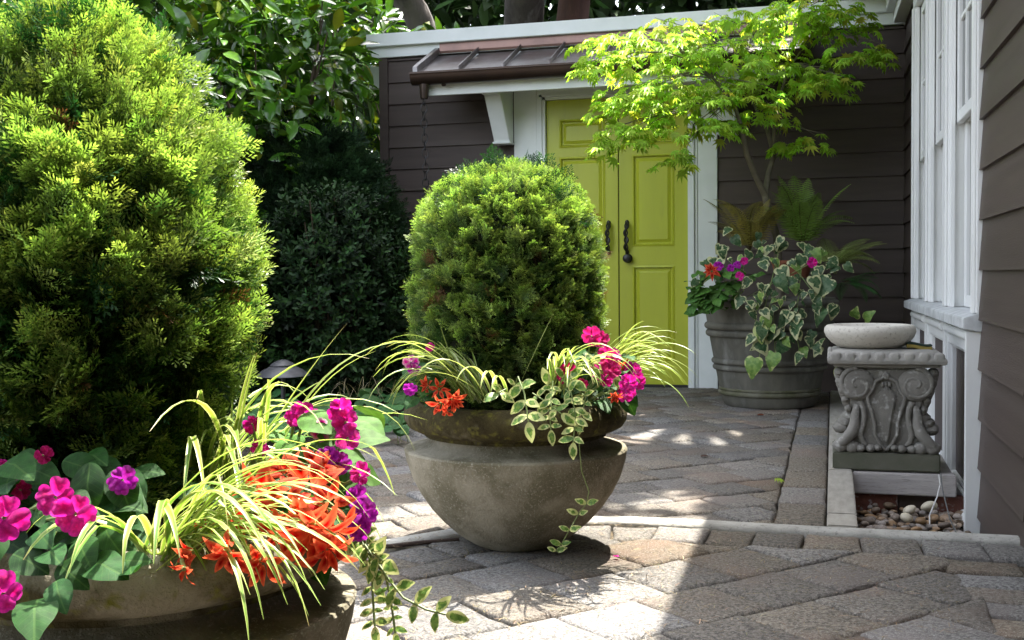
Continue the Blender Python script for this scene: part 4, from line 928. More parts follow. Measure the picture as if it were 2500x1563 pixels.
# ================================================================== PATH LIGHT
LP = Vector((-2.79, 5.43, 0)); pl = thing('path_light', LP, 'black tiered path light standing in the bed before the dark shrubs', 'path light')
b = MB(); b.lathe([(.0, .372), (.02, .371), (.048, .358), (.066, .345), (.066, .341), (.03, .341)], *LP, 40); b.build('cap', M['lamp'], pl, smooth=True)
b = MB(); b.lathe([(.030, .345), (.066, .338), (.105, .318), (.140, .292), (.142, .288), (.136, .288), (.09, .312), (.03, .33)], *LP, 48); b.build('lamp_shade', M['lamp'], pl, smooth=True, angle=60)
b = MB(); b.tube([LP + Vector((0, 0, -.05)), LP + Vector((0, 0, .335))], .012, 12); b.build('post', M['lamp'], pl, smooth=True)

# ================================================================== JAPANESE MAPLE
mp = thing('japanese_maple', BC + Vector((0, 0, .64)), 'slender maple with lime green star leaves growing from the barrel', 'tree')
fork = at(1868, 478, 7.15)
T0 = at(1906, 640, 7.2); T0.z = .60
trunk = [T0, at(1897, 580, 7.2), at(1878, 520, 7.16), fork]
b = MB(); b.tube(trunk, [.028, .025, .023, .022], 12); b.build('trunk', M['twig'], mp, smooth=True)
lf = [fork, at(1842, 425, 7.1), at(1822, 375, 7.05), at(1812, 315, 7.0), at(1792, 255, 6.95), at(1740, 190, 6.9), at(1690, 150, 6.85)]
rg = [fork, at(1876, 425, 7.17), at(1888, 385, 7.2), at(1890, 320, 7.2), at(1897, 255, 7.2), at(1925, 170, 7.2), at(1985, 80, 7.2)]
rl = [at(1887, 375, 7.2), at(1874, 320, 7.2), at(1848, 270, 7.25), at(1830, 230, 7.3), at(1790, 150, 7.4)]
for p, r in ((lf, [.020, .018, .017, .014, .012, .008, .004]), (rg, [.020, .018, .016, .013, .011, .007, .003]), (rl, [.014, .012, .010, .009, .004])):
    b = MB(); b.tube(p, r, 10); b.build('limb', M['twig'], mp, smooth=True)
lf5, rg5, rl5 = lf[4], rg[5], rl[3]
# pads: photo x, y, depth, half-width m, half-height m, half-depth m, leaves, start
pads = [(1560, 95, 6.95, .44, .09, .30, 120, lf[6]), (1470, 150, 6.85, .22, .08, .25, 60, lf[6]), (1700, 130, 6.9, .48, .13, .32, 150, lf[6]), (1640, 60, 7.3, .30, .06, .25, 50, rl[4]), (1830, 120, 7.2, .34, .14, .3, 110, rl[4]),
        (1930, 40, 7.1, .30, .12, .28, 100, rg[6]), (2040, 45, 7.0, .26, .11, .25, 80, rg[6]), (2085, 120, 7.0, .22, .08, .2, 50, rg[6]), (2150, 115, 7.0, .06, .05, .08, 14, rg[6]), (1900, 190, 7.1, .42, .12, .3, 130, rg[5]), (2010, 190, 7.05, .2, .08, .2, 45, rg[5]),
        (1620, 215, 6.8, .42, .10, .32, 130, lf[5]), (1760, 225, 6.85, .40, .10, .3, 110, lf[5]), (1530, 250, 6.75, .24, .07, .22, 50, lf[5]), (1520, 320, 6.7, .20, .08, .2, 55, lf[4]), (1475, 345, 6.7, .10, .05, .12, 20, lf[4]), (1680, 300, 6.75, .30, .06, .22, 60, lf[4]),
        (1965, 335, 7.1, .17, .06, .14, 26, rg[3]), (1905, 355, 7.15, .06, .03, .08, 10, rg[3]), (1655, 375, 6.72, .14, .05, .12, 22, lf[4]), (1860, 275, 7.1, .22, .05, .2, 36, rg[4]), (1760, 300, 6.85, .16, .05, .15, 26, lf[4]), (1810, 40, 7.3, .25, .08, .22, 50, rl[4]), (1985, 0, 7.0, .3, .1, .25, 60, rg[6])]
# star leaf: nine lobes, tips drooping
ol = []
for k in range(9):
    a = R_(-150 + k * 37.5); l = (.62, .82, .95, 1.05, 1.1, 1.05, .95, .82, .62)[k]; ol.append((math.sin(a) * l, math.cos(a) * l))
    if k < 8: a2 = R_(-150 + k * 37.5 + 18.7); ol.append((math.sin(a2) * .44, math.cos(a2) * .44))
ol.append((0, -.30))
mV, mF, mT = [(0, 0, 0)], [], [.15]
for k, p in enumerate(ol): r2 = p[0] ** 2 + p[1] ** 2; mV.append((p[0] * .5, p[1] * .5 + .1, -.16 * r2 * r2 + (.05 if k % 2 else -.02))); mT.append(0)
for k in range(len(ol)): mF.append((0, 1 + (k + 1) % len(ol), 1 + k))
mV, mF, mT = np.array(mV), np.array(mF), np.array(mT)
pos = []; dd = []; nn = []; tw = MB()
for (x, y, dpt, hw, hh, hd, K, st_) in pads:
    c = at(x, y, dpt); 
    for _ in range(max(2, K // 22)):
        q = rdir(-.2, .3); e = c + Vector((q.x * hw * .8, q.y * hd * .8, q.z * hh)); m2 = st_.lerp(c, .6) + Vector((U(-.05, .05), U(-.05, .05), .05)); tw.tube([st_, st_.lerp(m2, .5) + Vector((0, 0, .03)), m2, e], [.0045, .0035, .003, .0012], 5)
    for _ in range(K):
        a = U(0, 6.283); r = math.sqrt(U(0, 1)); dx, dy = math.cos(a) * r, math.sin(a) * r
        pos.append((c.x + dx * hw, c.y + dy * hd, c.z + U(-1, 1) * hh * .65 - .08 * r * r)); dd.append((dx * .9 + U(-.5, .5), dy * .9 - .25 + U(-.5, .5), U(-.65, -.05))); nn.append((U(-.35, .35), U(-.5, .25), 1))
tw.build('twig', M['twig'], mp, smooth=True)
pos, dd, nn = np.array(pos), np.array(dd, float), np.array(nn, float); K = len(pos); rot = frames(dd, nn); scl = RNG.uniform(.075, .125, K)
mcol = vary((.38, .58, .07), K, .14, .06); yl = RNG.random(K) < .2; mcol[yl] = vary((.56, .62, .08), int(yl.sum()), .12)
dist = pos[:, 1] + RNG.random(K) * .25 - scl * 3; idx = np.argsort(dist); big, rest = idx[:300], idx[300:]
V, F, C = scatter(mV, mF, mT, pos[rest], rot[rest], scl[rest], mcol[rest], mcol[rest] * 1.3)
tag(link('foliage', raw_mesh('foliage', V, F, C, LM['maple']), mp), kind='stuff')
mlv = []
for k in range(5): q = vary((.38, .58, .07) if k < 4 else (.56, .62, .08), 1, .12, .05); V, F, C = scatter(mV, mF, mT, np.zeros((1, 3)), np.eye(3)[None], [1], q, q * 1.3); mlv.append(raw_mesh('leaf', V, F, C, LM['maple']))
def np_m4(r3, p):
    m4 = Matrix.Identity(4)
    for a in range(3):
        for c in range(3): m4[a][c] = float(r3[a, c])
        m4[a][3] = float(p[a])
    return m4
for i in big: place('leaf', random.choice(mlv), mp, np_m4(rot[i] * scl[i], pos[i]))

# ================================================================== FERNS
def frond_mesh(L, bend, col, tip, npin=26, wid=.36, seed=0):
    """one arching frond in the local YZ plane, base at the origin"""
    rr = random.Random(seed); V = []; F = []; C = []
    def P(t): return Vector((0, L * (t - bend * .25 * t * t), L * (.55 * t - bend * .62 * t * t)))
    for i in range(14):
        t = i / 13; p = P(t); w_ = .006 * L * (1.2 - t) + .0006; V += [(p.x - w_, p.y, p.z), (p.x + w_, p.y, p.z)]; C += [(.07, .05, .02)] * 2
        if i: n = len(V); F.append((n - 4, n - 3, n - 1, n - 2))
    for i in range(npin):
        t = .12 + .86 * i / npin; p = P(t); tg = (P(t + .01) - p).normalized(); l = L * wid * .5 * math.sin(math.pi * (.18 + .82 * t) ** .9) * rr.uniform(.9, 1.05) + .006
        for s in (-1, 1):
            ax = (Vector((s, 0, 0)) + tg * .35 + Vector((0, 0, -.12))).normalized(); w0 = L * .0105
            k = 5; n0 = len(V)
            for j in range(k + 1):
                u = j / k; q = p + ax * l * u + Vector((0, 0, -.10 * l * u * u)); hw = w0 * (1 - u) ** .6 * (.55 if j % 2 else 1.0) + .0006
                V += [tuple(q - tg * hw), tuple(q + tg * hw)]; cc = np.array(col) * (1 - u) + np.array(tip) * u; C += [tuple(cc)] * 2
                if j: n = len(V); F.append((n - 4, n - 3, n - 1, n - 2))
    return raw_mesh('frond', np.array(V), np.array(F), np.array(C), LM['fern'])
def fern(name, label, c, n, L, col, tip, spread=(0, 6.283), tilt=(.2, .9), seed=0):
    t = thing(name, c, label, 'fern', 'ferns around the barrel')
    ms = [frond_mesh(1.0, b_, np.array(col) * k_, np.array(tip) * k_, seed=seed + i) for i, (b_, k_) in enumerate(((.6, 1), (.85, .85), (1.05, 1.15)))]
    for i in range(n):
        a = spread[0] + (spread[1] - spread[0]) * (i + U(.2, .8)) / n; m_ = Matrix.Translation(c) @ Matrix.Rotation(a, 4, 'Z') @ Matrix.Rotation(U(*tilt), 4, 'X') @ Matrix.Rotation(U(-.3, .3), 4, 'Y') @ Matrix.Scale(L * U(.75, 1.1), 4)
        place('frond', ms[i % 3], t, m_)
    return t
fern('fern', 'olive fern standing tallest behind the maple trunk', at(1960, 610, 7.12), 17, .60, (.15, .25, .045), (.21, .31, .055), tilt=(.5, 1.25), seed=1)
fern('fern', 'bronze fern at the left side of the maple trunk', at(1830, 615, 7.05), 15, .52, (.22, .20, .045), (.32, .25, .05), tilt=(.3, 1.1), seed=11)
fern('fern', 'bronze green fern spilling over the right rim of the barrel', at(2030, 650, 6.95), 15, .44, (.19, .26, .07), (.28, .30, .09), spread=(-2.4, .6), tilt=(-.1, .5), seed=21)
fern('fern', 'dark green fern hanging low behind the stone bowl', at(2060, 690, 6.95), 9, .36, (.05, .16, .04), (.07, .21, .055), spread=(-2.6, .2), tilt=(-.5, .1), seed=31)

# ================================================================== LEAF AND FLOWER KITS
HEART = [(0, -.02), (.16, -.10), (.32, -.06), (.42, .10), (.42, .30), (.33, .52), (.19, .74), (0, 1.0), (-.19, .74), (-.33, .52), (-.42, .30), (-.42, .10), (-.32, -.06), (-.16, -.10)]
OVATE = [(0, 0), (.17, .08), (.30, .25), (.345, .45), (.28, .68), (.15, .86), (0, 1.0), (-.15, .86), (-.28, .68), (-.345, .45), (-.30, .25), (-.17, .08)]
ROUND = [(0, 0), (.22, -.06), (.42, .08), (.52, .34), (.46, .64), (.26, .86), (0, .93), (-.26, .86), (-.46, .64), (-.52, .34), (-.42, .08), (-.22, -.06)]
VINCA = [(0, 0), (.15, .12), (.25, .38), (.22, .66), (.10, .88), (0, 1.0), (-.10, .88), (-.22, .66), (-.25, .38), (-.15, .12)]
def smooth_outline(o):
    out = []; n = len(o)
    for i in range(n):
        p0, p1, p2, p3 = (Vector(o[(i + k) % n]) for k in (-1, 0, 1, 2)); out.append(tuple(p1)); out.append(tuple((p1 * 9 + p2 * 9 - p0 - p3) / 16))
    return out
def leaf_set(outline, colA, colB, material, n=4, rings=None, cup=.25, amt=.18, fold=.12):
    out = []; outline = smooth_outline(outline)
    for k in range(n):
        rg_ = rings(k) if rings else ((0, .25), (.35, .05), (.7, 0), (1.0, .1))
        V, F, T = fan_leaf(outline, cup, rg_, zf=lambda x, y: fold * abs(x) + .045 * math.sin(9 * x + 6 * y + k) * abs(x) * 2 - .16 * y * y * (.5 + .3 * k))
        out.append(fan_mesh('leaf', V, F, T, vary(colA, 1, amt)[0] if amt else colA, vary(colB, 1, amt * .6)[0] if amt else colB, LM[material]))
    return out
VR = lambda k: ((0, 0), (.35, .35), (.7, .7), (1.0, 1.0))
IVY = leaf_set(HEART, (0, 0, 0), (1, 1, 1), 'ivy', 5, VR, .35, 0)
IVYG = leaf_set(HEART, (0, 0, 0), (1, 1, 1), 'ivyg', 2, VR, .35, 0)
IMP = leaf_set(OVATE, (.018, .062, .012), (.04, .11, .022), 'soft', 5, None, .3, .2)
IMPL = leaf_set(OVATE, (.085, .20, .035), (.14, .27, .07), 'soft', 3, None, .3, .2)
GING = leaf_set(ROUND, (.055, .14, .045), (.10, .22, .08), 'soft', 5, None, .5, .2, .18)
VIN = leaf_set(VINCA, (0, 0, 0), (1, 1, 1), 'vin', 4, VR, .2, 0)
PETAL = [(0, 0), (.18, .12), (.42, .42), (.50, .72), (.38, .95), (.14, 1.0), (0, .93), (-.14, 1.0), (-.38, .95), (-.50, .72), (-.42, .42), (-.18, .12)]
PPT = [(0, 0), (.08, .12), (.17, .40), (.165, .66), (.08, .88), (0, 1.0), (-.08, .88), (-.165, .66), (-.17, .40), (-.08, .12)]
def petal_set(outline, a, c, n=3, cup=.35): return [ (lambda V_F_T: fan_mesh('petal', *V_F_T, vary(a, 1, .12, .06)[0], vary(c, 1, .12, .06)[0], LM['petal']))(fan_leaf(smooth_outline(outline), cup, ((0, -.55), (.35, -.15), (.75, .4), (1.0, .8)), zf=lambda x, y: .09 * math.sin(7 * x + 4 * y + k) - (.05 + .05 * k) * y * y + .25 * x * x)) for k in range(n)]
MAG = petal_set(PETAL, (.62, .012, .24), (.70, .025, .36)); PUR = petal_set(PETAL, (.48, .015, .40), (.60, .04, .55)); CRI = petal_set(PETAL, (.55, .012, .13), (.62, .02, .22)); ORA = petal_set(PPT, (.60, .045, .018), (.82, .17, .07), 5, .9)
PNK = petal_set(PETAL, (.72, .10, .40), (.85, .62, .70))
def add_flower(parent, p, face, size, pet, n=5, open_=.25, double=False):
    """flower (part) of petals (sub-parts); face = the way it looks"""
    f = bpy.data.objects.new('flower', None); COL.objects.link(f); f.parent = parent; q = parent; off = Vector((0, 0, 0))
    while q is not None: off += Vector(q.location); q = q.parent
    f.location = Vector(p) - off; f.empty_display_size = .02
    face = Vector(face).normalized(); a0 = U(0, 6.28); x = face.orthogonal().normalized(); y = face.cross(x)
    for ring in range(2 if double else 1):
        for k in range(n):
            a = a0 + 2 * math.pi * (k + .5 * ring) / n + U(-.12, .12); rdv = x * math.cos(a) + y * math.sin(a); d = rdv * (1 - ring * .3) + face * (open_ + ring * .5 + U(-.15, .2)); s = size * (.5 if n < 7 else .62) * U(.88, 1.12) * (1 - .25 * ring)
            place('petal', random.choice(pet), f, orient(Vector(p) + rdv * size * .02 + face * .002 * (k % 3), d, face + rdv * .1, s))
    return f
def stem_tube(parent, pts, r=.0025, mm='stemg', name='stem'):
    b = MB(); b.tube(pts, r, 6); return b.build(name, M[mm], parent, smooth=True)
CAMV = Vector((0, 0, CAM_H))
def toward(p, up=.25, jit=.35):
    v = (CAMV - Vector(p)).normalized(); return v + Vector((U(-jit, jit), U(-jit, jit), up + U(-jit, jit)))

# ================================================================== IVY over the barrel
iv = thing('variegated_ivy', BC + Vector((0, -.3, .62)), 'cream-edged ivy trailing over the front of the barrel', 'ivy')
ivs = [(1740, 640, 60), (1790, 590, 62), (1830, 625, 66), (1775, 670, 58), (1860, 650, 66), (1900, 690, 84), (1915, 600, 64), (1960, 640, 80), (1985, 690, 74), (1940, 690, 60), (2025, 700, 96), (1980, 610, 54), (2000, 660, 56), (1850, 735, 66), (1810, 735, 62), (1870, 705, 52), (1905, 740, 46), (1935, 745, 52),
       (1875, 770, 60), (1925, 775, 74), (2010, 770, 88), (1965, 775, 70), (1860, 810, 76), (1935, 815, 52), (1945, 800, 82), (1975, 835, 70), (1920, 845, 76), (1955, 875, 66), (1990, 850, 60), (1850, 850, 88), (1860, 790, 44), (1835, 770, 52), (1985, 625, 70), (2045, 660, 60), (1890, 640, 50), (1760, 620, 50), (1800, 650, 44), (2030, 640, 66), (1720, 675, 52), (1845, 600, 54), (1880, 610, 48), (1940, 655, 56), (1990, 735, 50), (1895, 755, 40), (1870, 830, 60), (1830, 690, 50), (1955, 720, 48), (1960, 860, 60)]
ivs = ivs + [(x + U(-28, 28), y + U(-24, 24), s_ * U(.55, .8)) for x, y, s_ in ivs if y < 860] + [(x + U(-34, 34), y + U(-30, 20), s_ * U(.6, 1.0)) for x, y, s_ in ivs if y < 860]
for (x, y, s_) in ivs:
    s_ *= .54
    dpt = 6.85 - .33 * min(1, max(0, (y - 600) / 90)); p = at(x, y - s_ * .35, dpt + U(-.05, .03))
    d = Vector((U(-.7, .7), U(-.7, 0), -1 + U(0, .6))); nrm_ = Vector((U(-.9, .9), -1, .5 + U(-.6, .6))); place('leaf', random.choice(IVY if random.random() > .18 else IVYG), iv, orient(p, d, nrm_, s_ * 1.0 / FPX * dpt * U(.8, 1.15)))
for (x, y, s_) in ((1890, 880, 44), (1842, 895, 50), (1868, 785, 34), (1855, 815, 40)):
    p = at(x, y - s_ * .4, 6.48); place('leaf', random.choice(IVYG), iv, orient(p, (U(-.3, .3), -.2, -1), (U(-.3, .3), -1, .3), s_ / FPX * 6.8))
for (x, y, s_) in ((2085, 775, 32), (2110, 780, 34), (2050, 880, 34), (2055, 900, 40)):
    p = at(x, y, 6.62); place('leaf', random.choice(IVYG), iv, orient(p, (U(-.6, .6), -.3, .3 if y < 800 else -1), (0, -1, .5), s_ / FPX * 6.9))
for pts in ([(1900, 620), (1880, 700), (1860, 780), (1865, 860)], [(1960, 620), (1950, 720), (1940, 800), (1955, 870)], [(1930, 640), (1990, 720), (2000, 780)], [(1880, 690), (1890, 800), (1892, 870)], [(1880, 740), (1862, 830), (1850, 890)]):
    stem_tube(iv, [at(x, y, 6.87 - .33 * min(1, max(0, (y - 600) / 90))) for x, y in pts], .003)

# ================================================================== IMPATIENS
def impatiens(label, leaves, flowers, c, size, lset, grp='impatiens in the planters', scl=1.0):
    t = thing('impatiens', c, label, 'flowering plant', grp); base = Vector(c)
    for (x, y, dpt, s_) in leaves:
        p = at(x, y, dpt); out = Vector((p.x - base.x, p.y - base.y, 0)); out = out.normalized() if out.length > .01 else Vector((0, -1, 0))
        d = out * .8 + Vector((U(-.6, .6), U(-.6, .3), U(-.7, .25))); place('leaf', random.choice(lset), t, orient(p - d.normalized() * s_ * .4, d, Vector((U(-.4, .4), -.55 + U(-.3, .3), .8)), s_))
    for (x, y, dpt, s_, pet) in flowers:
        s_ *= .72 if dpt < 2 else .9; p = at(x, y, dpt); stem_tube(t, [p, p.lerp(base, .4) + Vector((0, .01, .0)), base + (p - base) * .15], .0022); add_flower(t, p, toward(p, .15), s_, pet)
    for _ in range(6):
        e = base + Vector((U(-.1, .1), U(-.1, .1), U(.04, .14))) * scl; stem_tube(t, [base, base.lerp(e, .5) + Vector((0, 0, .01)), e], .004)
    return t
# at the barrel's left
lv = [(U(1690, 1800), U(655, 740), 6.60 + U(-.08, .12), U(.06, .10)) for _ in range(80)] + [(U(1685, 1730), U(685, 765), 6.55, U(.06, .09)) for _ in range(30)] + [(U(1740, 1860), U(650, 700), 6.66, U(.05, .08)) for _ in range(14)] + [(U(1715, 1775), U(725, 765), 6.54, U(.05, .075)) for _ in range(10)]
impatiens('small purple impatiens at the left rim of the barrel', lv, [(1755, 650, 6.52, .06, PUR), (1784, 656, 6.54, .05, PUR), (1800, 648, 6.55, .05, PUR), (1817, 638, 6.56, .05, MAG), (1806, 675, 6.5, .06, MAG), (1983, 641, 6.5, .065, MAG)], BC + Vector((-.2, -.16, .62)), .05, IMPL)
t = thing('begonia', BC + Vector((-.27, -.15, .62)), 'small orange begonia flower at the left rim of the barrel', 'flowering plant', 'orange begonias')
p = at(1738, 662, 6.54); add_flower(t, p, toward(p), .085, ORA, 8, .3, True); stem_tube(t, [p, BC + Vector((-.27, -.15, .62))], .003)
# left front planter: dark leaves at the very left
lf_ = [(50, 1120, 1.42, .075), (90, 1150, 1.40, .085), (190, 1135, 1.42, .085), (225, 1110, 1.44, .075), (215, 1165, 1.38, .07), (250, 1190, 1.38, .08), (310, 1170, 1.42, .08), (300, 1235, 1.36, .075), (95, 1300, 1.30, .08), (60, 1365, 1.28, .085), (120, 1345, 1.27, .08), (165, 1395, 1.25, .07), (85, 1480, 1.20, .105), (190, 1270, 1.32, .08), (240, 1375, 1.26, .10), (300, 1370, 1.28, .08), (30, 1250, 1.34, .08), (150, 1215, 1.36, .08), (20, 1170, 1.42, .08), (320, 1385, 1.25, .07), (110, 1250, 1.33, .08), (200, 1340, 1.28, .09), (260, 1300, 1.32, .08), (10, 1420, 1.25, .08), (140, 1440, 1.22, .07), (350, 1150, 1.46, .07), (-20, 1330, 1.3, .09)]
lf_ = [(a, b_, c_, d_ * .68) for a, b_, c_, d_ in lf_] + [(U(0, 340), U(1130, 1400), 1.40 + U(-.05, .08), U(.045, .075)) for _ in range(60)]
impatiens('magenta impatiens with dark leaves at the far left of the front planter', lf_, [(135, 1215, 1.25, .060, MAG), (185, 1255, 1.24, .064, MAG), (10, 1265, 1.24, .070, MAG), (8, 1450, 1.20, .062, MAG), (300, 1172, 1.36, .046, PUR), (105, 1112, 1.40, .034, CRI), (50, 1195, 1.40, .036, CRI), (5, 1140, 1.44, .03, MAG)], PL + Vector((-.17, -.14, .45)), .06, IMP)
lr = [(U(690, 900), U(980, 1330), 1.62 + U(-.05, .1), U(.045, .07)) for _ in range(46)]
impatiens('magenta impatiens at the right rim of the front planter', lr, [(745, 1010, 1.60, .052, MAG), (720, 1022, 1.61, .04, MAG), (830, 1000, 1.57, .05, MAG), (845, 1030, 1.56, .05, MAG), (850, 1070, 1.55, .05, MAG), (785, 1050, 1.58, .045, PNK), (800, 1120, 1.55, .05, PUR), (830, 1130, 1.55, .045, PUR), (880, 1160, 1.54, .045, MAG), (885, 1255, 1.50, .055, PUR), (875, 1290, 1.50, .05, PUR), (615, 1035, 1.62, .036, MAG), (632, 1095, 1.60, .036, MAG), (868, 1215, 1.52, .045, PUR)], PL + Vector((.19, .05, .44)), .05, IMPL)
# middle planter
lm = [(U(1400, 1540), U(860, 985), 3.10 + U(-.06, .12), U(.05, .075)) for _ in range(44)]
impatiens('magenta impatiens on the right rim of the middle planter', lm, [(1445, 820, 3.04, .062, CRI), (1465, 830, 3.04, .055, CRI), (1480, 865, 3.02, .055, CRI), (1495, 872, 3.02, .05, MAG), (1488, 890, 3.0, .05, CRI), (1465, 905, 2.99, .058, MAG), (1495, 905, 3.0, .05, CRI), (1480, 925, 2.98, .045, MAG), (1545, 905, 3.03, .05, MAG), (1535, 935, 3.0, .055, MAG), (1555, 930, 3.02, .055, MAG), (1530, 960, 2.98, .055, MAG), (1385, 905, 2.96, .05, CRI), (1370, 918, 2.97, .045, CRI), (1420, 938, 2.92, .036, CRI)], PM + Vector((.20, -.06, .43)), .05, IMP)
lm = [(U(985, 1090), U(880, 980), 3.12 + U(-.06, .1), U(.045, .06)) for _ in range(14)]
impatiens('purple impatiens on the left rim of the middle planter', lm, [(1003, 885, 3.06, .046, PNK), (1000, 950, 3.0, .04, PUR), (1050, 848, 3.02, .026, MAG), (1010, 900, 3.06, .04, PUR)], PM + Vector((-.2, -.06, .43)), .05, IMP)

# ================================================================== BEGONIAS
def begonia(label, flowers, leaves, c):
    t = thing('begonia', c, label, 'flowering plant', 'orange begonias'); base = Vector(c)
    for (x, y, dpt, s_, dx, dz) in flowers:
        s_ *= .68; p = at(x, y, dpt - (.05 if dpt < 2 else 0)); stem_tube(t, [base, base.lerp(p, .6) + Vector((0, 0, .02)), p], .0028); add_flower(t, p, Vector((dx, -.7 + U(-.3, .2), dz)), s_, ORA, random.choice((5, 6, 7)), U(.3, .9), random.random() < .6)
    for (x, y, dpt, s_) in leaves:
        p = at(x, y, dpt); place('leaf', random.choice(IMP), t, orient(p, (U(-.7, .7), U(-.8, 0), U(-.4, .3)), (U(-.3, .3), -.5, .8), s_))
    return t
begonia('orange begonia blooming over the front planter rim', [(560, 1345, 1.30, .105, -.1, -.5), (640, 1370, 1.32, .095, .4, -.5), (470, 1350, 1.33, .075, -.4, -.3), (770, 1300, 1.40, .125, .5, -.5), (800, 1340, 1.40, .11, .5, -.7), (690, 1235, 1.46, .13, .1, .2), (740, 1265, 1.43, .12, .2, -.3), (640, 1215, 1.48, .11, -.2, .2), (760, 1190, 1.52, .12, .3, .4), (800, 1230, 1.47, .11, .5, .1), (820, 1300, 1.42, .11, .7, -.3), (700, 1160, 1.56, .10, .0, .6), (780, 1150, 1.58, .10, .3, .6), (600, 1280, 1.42, .08, -.2, -.1), (450, 1390, 1.30, .06, -.3, -.5), (515, 1300, 1.42, .07, -.3, 0), (690, 1300, 1.42, .1, .1, -.3)], [(U(480, 820), U(1180, 1330), 1.47 + U(0, .1), U(.05, .075)) for _ in range(26)] , PL + Vector((.12, -.10, .45)))
begonia('orange begonia on the left rim of the middle planter', [(1075, 985, 2.90, .10, -.1, -.4), (1105, 975, 2.91, .085, .5, -.4), (1045, 940, 2.97, .08, -.4, -.1), (1072, 950, 2.94, .085, .2, .1), (1085, 1000, 2.90, .085, .2, -.8)], [(U(1020, 1110), U(920, 970), 2.98, U(.05, .06)) for _ in range(8)], PM + Vector((-.16, -.2, .43)))
begonia('small orange begonia among the magenta flowers of the middle planter', [(1520, 895, 3.04, .065, .5, 0), (1500, 965, 2.97, .05, .2, -.4)], [(U(1490, 1530), U(910, 960), 3.02, .05) for _ in range(4)], PM + Vector((.22, -.05, .43)))

# ================================================================== STRAP GRASSES
def blade_mesh(p0, d0, L, w_, grav, ca, ce, n=12, twist=0.0, yaw=0.0):
    """arched blade, cream at both margins; built in world space"""
    kink = random.randint(4, 9) if random.random() < .22 else -1; kink_s = U(.2, .8); bow = U(-1.4, 1.4); dry = .93 if random.random() < .35 else 2
    V = []; C = []; F = []; p = Vector(p0); d = Vector(d0).normalized(); st = L / n; side = d.cross(Vector((0, 0, 1))); side = side.normalized() if side.length > .05 else Vector((1, 0, 0))
    for i in range(n + 1):
        t = i / n; hw = w_ * .52 * (.55 + .45 * min(1, t * 5)) * (1 - max(0, (t - .55) / .45) ** 1.7 * .93); sd_ = (side * math.cos(twist * t) + d.cross(side) * math.sin(twist * t)); up_ = sd_.cross(d)
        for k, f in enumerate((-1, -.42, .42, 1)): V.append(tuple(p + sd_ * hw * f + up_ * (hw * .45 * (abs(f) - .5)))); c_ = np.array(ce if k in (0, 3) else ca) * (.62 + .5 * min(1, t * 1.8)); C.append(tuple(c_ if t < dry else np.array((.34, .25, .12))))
        p = p + d * st; d = (d + Vector((0, 0, -grav * st * (.35 + 1.3 * t) - (kink_s if i == kink else 0))) + side * bow * st).normalized()
    for i in range(n):
        for k in range(3): a = i * 4 + k; F.append((a, a + 1, a + 5, a + 4))
    return raw_mesh('blade', np.array(V), np.array(F), np.array(C), LM['blade'], True)
def grass(label, c, blades, name='variegated_grass', grp='variegated grasses in the planters'):
    t = thing(name, c, label, 'ornamental grass', grp)
    for me in blades: link('blade', me, t)
    return t
def yg(k=1.0): 
    a = U(0, 1); ca = np.array((.13, .27, .035)) * (1 - a) + np.array((.29, .40, .06)) * a; ce = np.array((.48, .52, .17)) * (1 - a) + np.array((.60, .60, .32)) * a; return tuple(ca * k), tuple(ce * k)
def mk(base, dirs, L, w_, grav, k=1.0):
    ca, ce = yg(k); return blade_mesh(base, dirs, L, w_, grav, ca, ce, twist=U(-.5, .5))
# front planter: the comb sweeping to the right
gb = []
for i in range(64):
    px_, py_ = U(330, 460), U(1350, 1420); p = at(px_, py_, 1.38 + U(-.05, .05)); az = U(-.5, .45)
    d = Vector((math.cos(az), math.sin(az) - .10, U(.65, 1.7))); gb.append(mk(p, d, U(.19, .34), U(.005, .008), U(6.0, 10.0)))
for (a, L, el, gv) in ((-1.9, .16, 1.2, 13), (-2.3, .14, 1.6, 15), (-1.5, .17, 1.3, 14), (-1.2, .18, 1.2, 12), (-.9, .20, 1.3, 11), (-2.7, .12, 1.0, 14), (-1.0, .22, 1.4, 11), (-.7, .24, 1.4, 10), (-.5, .26, 1.4, 9.5), (-1.7, .15, 1.0, 12)):
    p = at(U(330, 430), 1355, 1.34); gb.append(mk(p, (math.cos(a), math.sin(a), el), L + .04, .009, gv))
grass('yellow-green strap grass sweeping right over the front planter rim', PL + Vector((.06, -.16, .45)), gb)
gb = []
for i in range(52):
    p = at(U(450, 640), U(1180, 1260), 1.70 + U(-.06, .08)); az = U(-1.2, 1.2); gb.append(mk(p, (math.cos(az), math.sin(az), U(.5, 2.2)), U(.20, .40), U(.006, .009), U(4.0, 9.0)))
for i in range(14):
    p = at(U(420, 560), U(1180, 1240), 1.66); az = U(0, 6.28); gb.append(mk(p, (math.cos(az) * .5, math.sin(az) * .5, 2.2), U(.16, .30), .006, U(2.5, 5)))
p = at(560, 1160, 1.72); gb.append(mk(p, (.06, .0, 1), .26, .007, .4)); gb.append(mk(at(600, 1150, 1.75), (.75, -.1, 1.1), .30, .008, .6))
grass('tall strap grass rising behind the begonia at the yew foot', PL + Vector((.12, .10, .45)), gb)
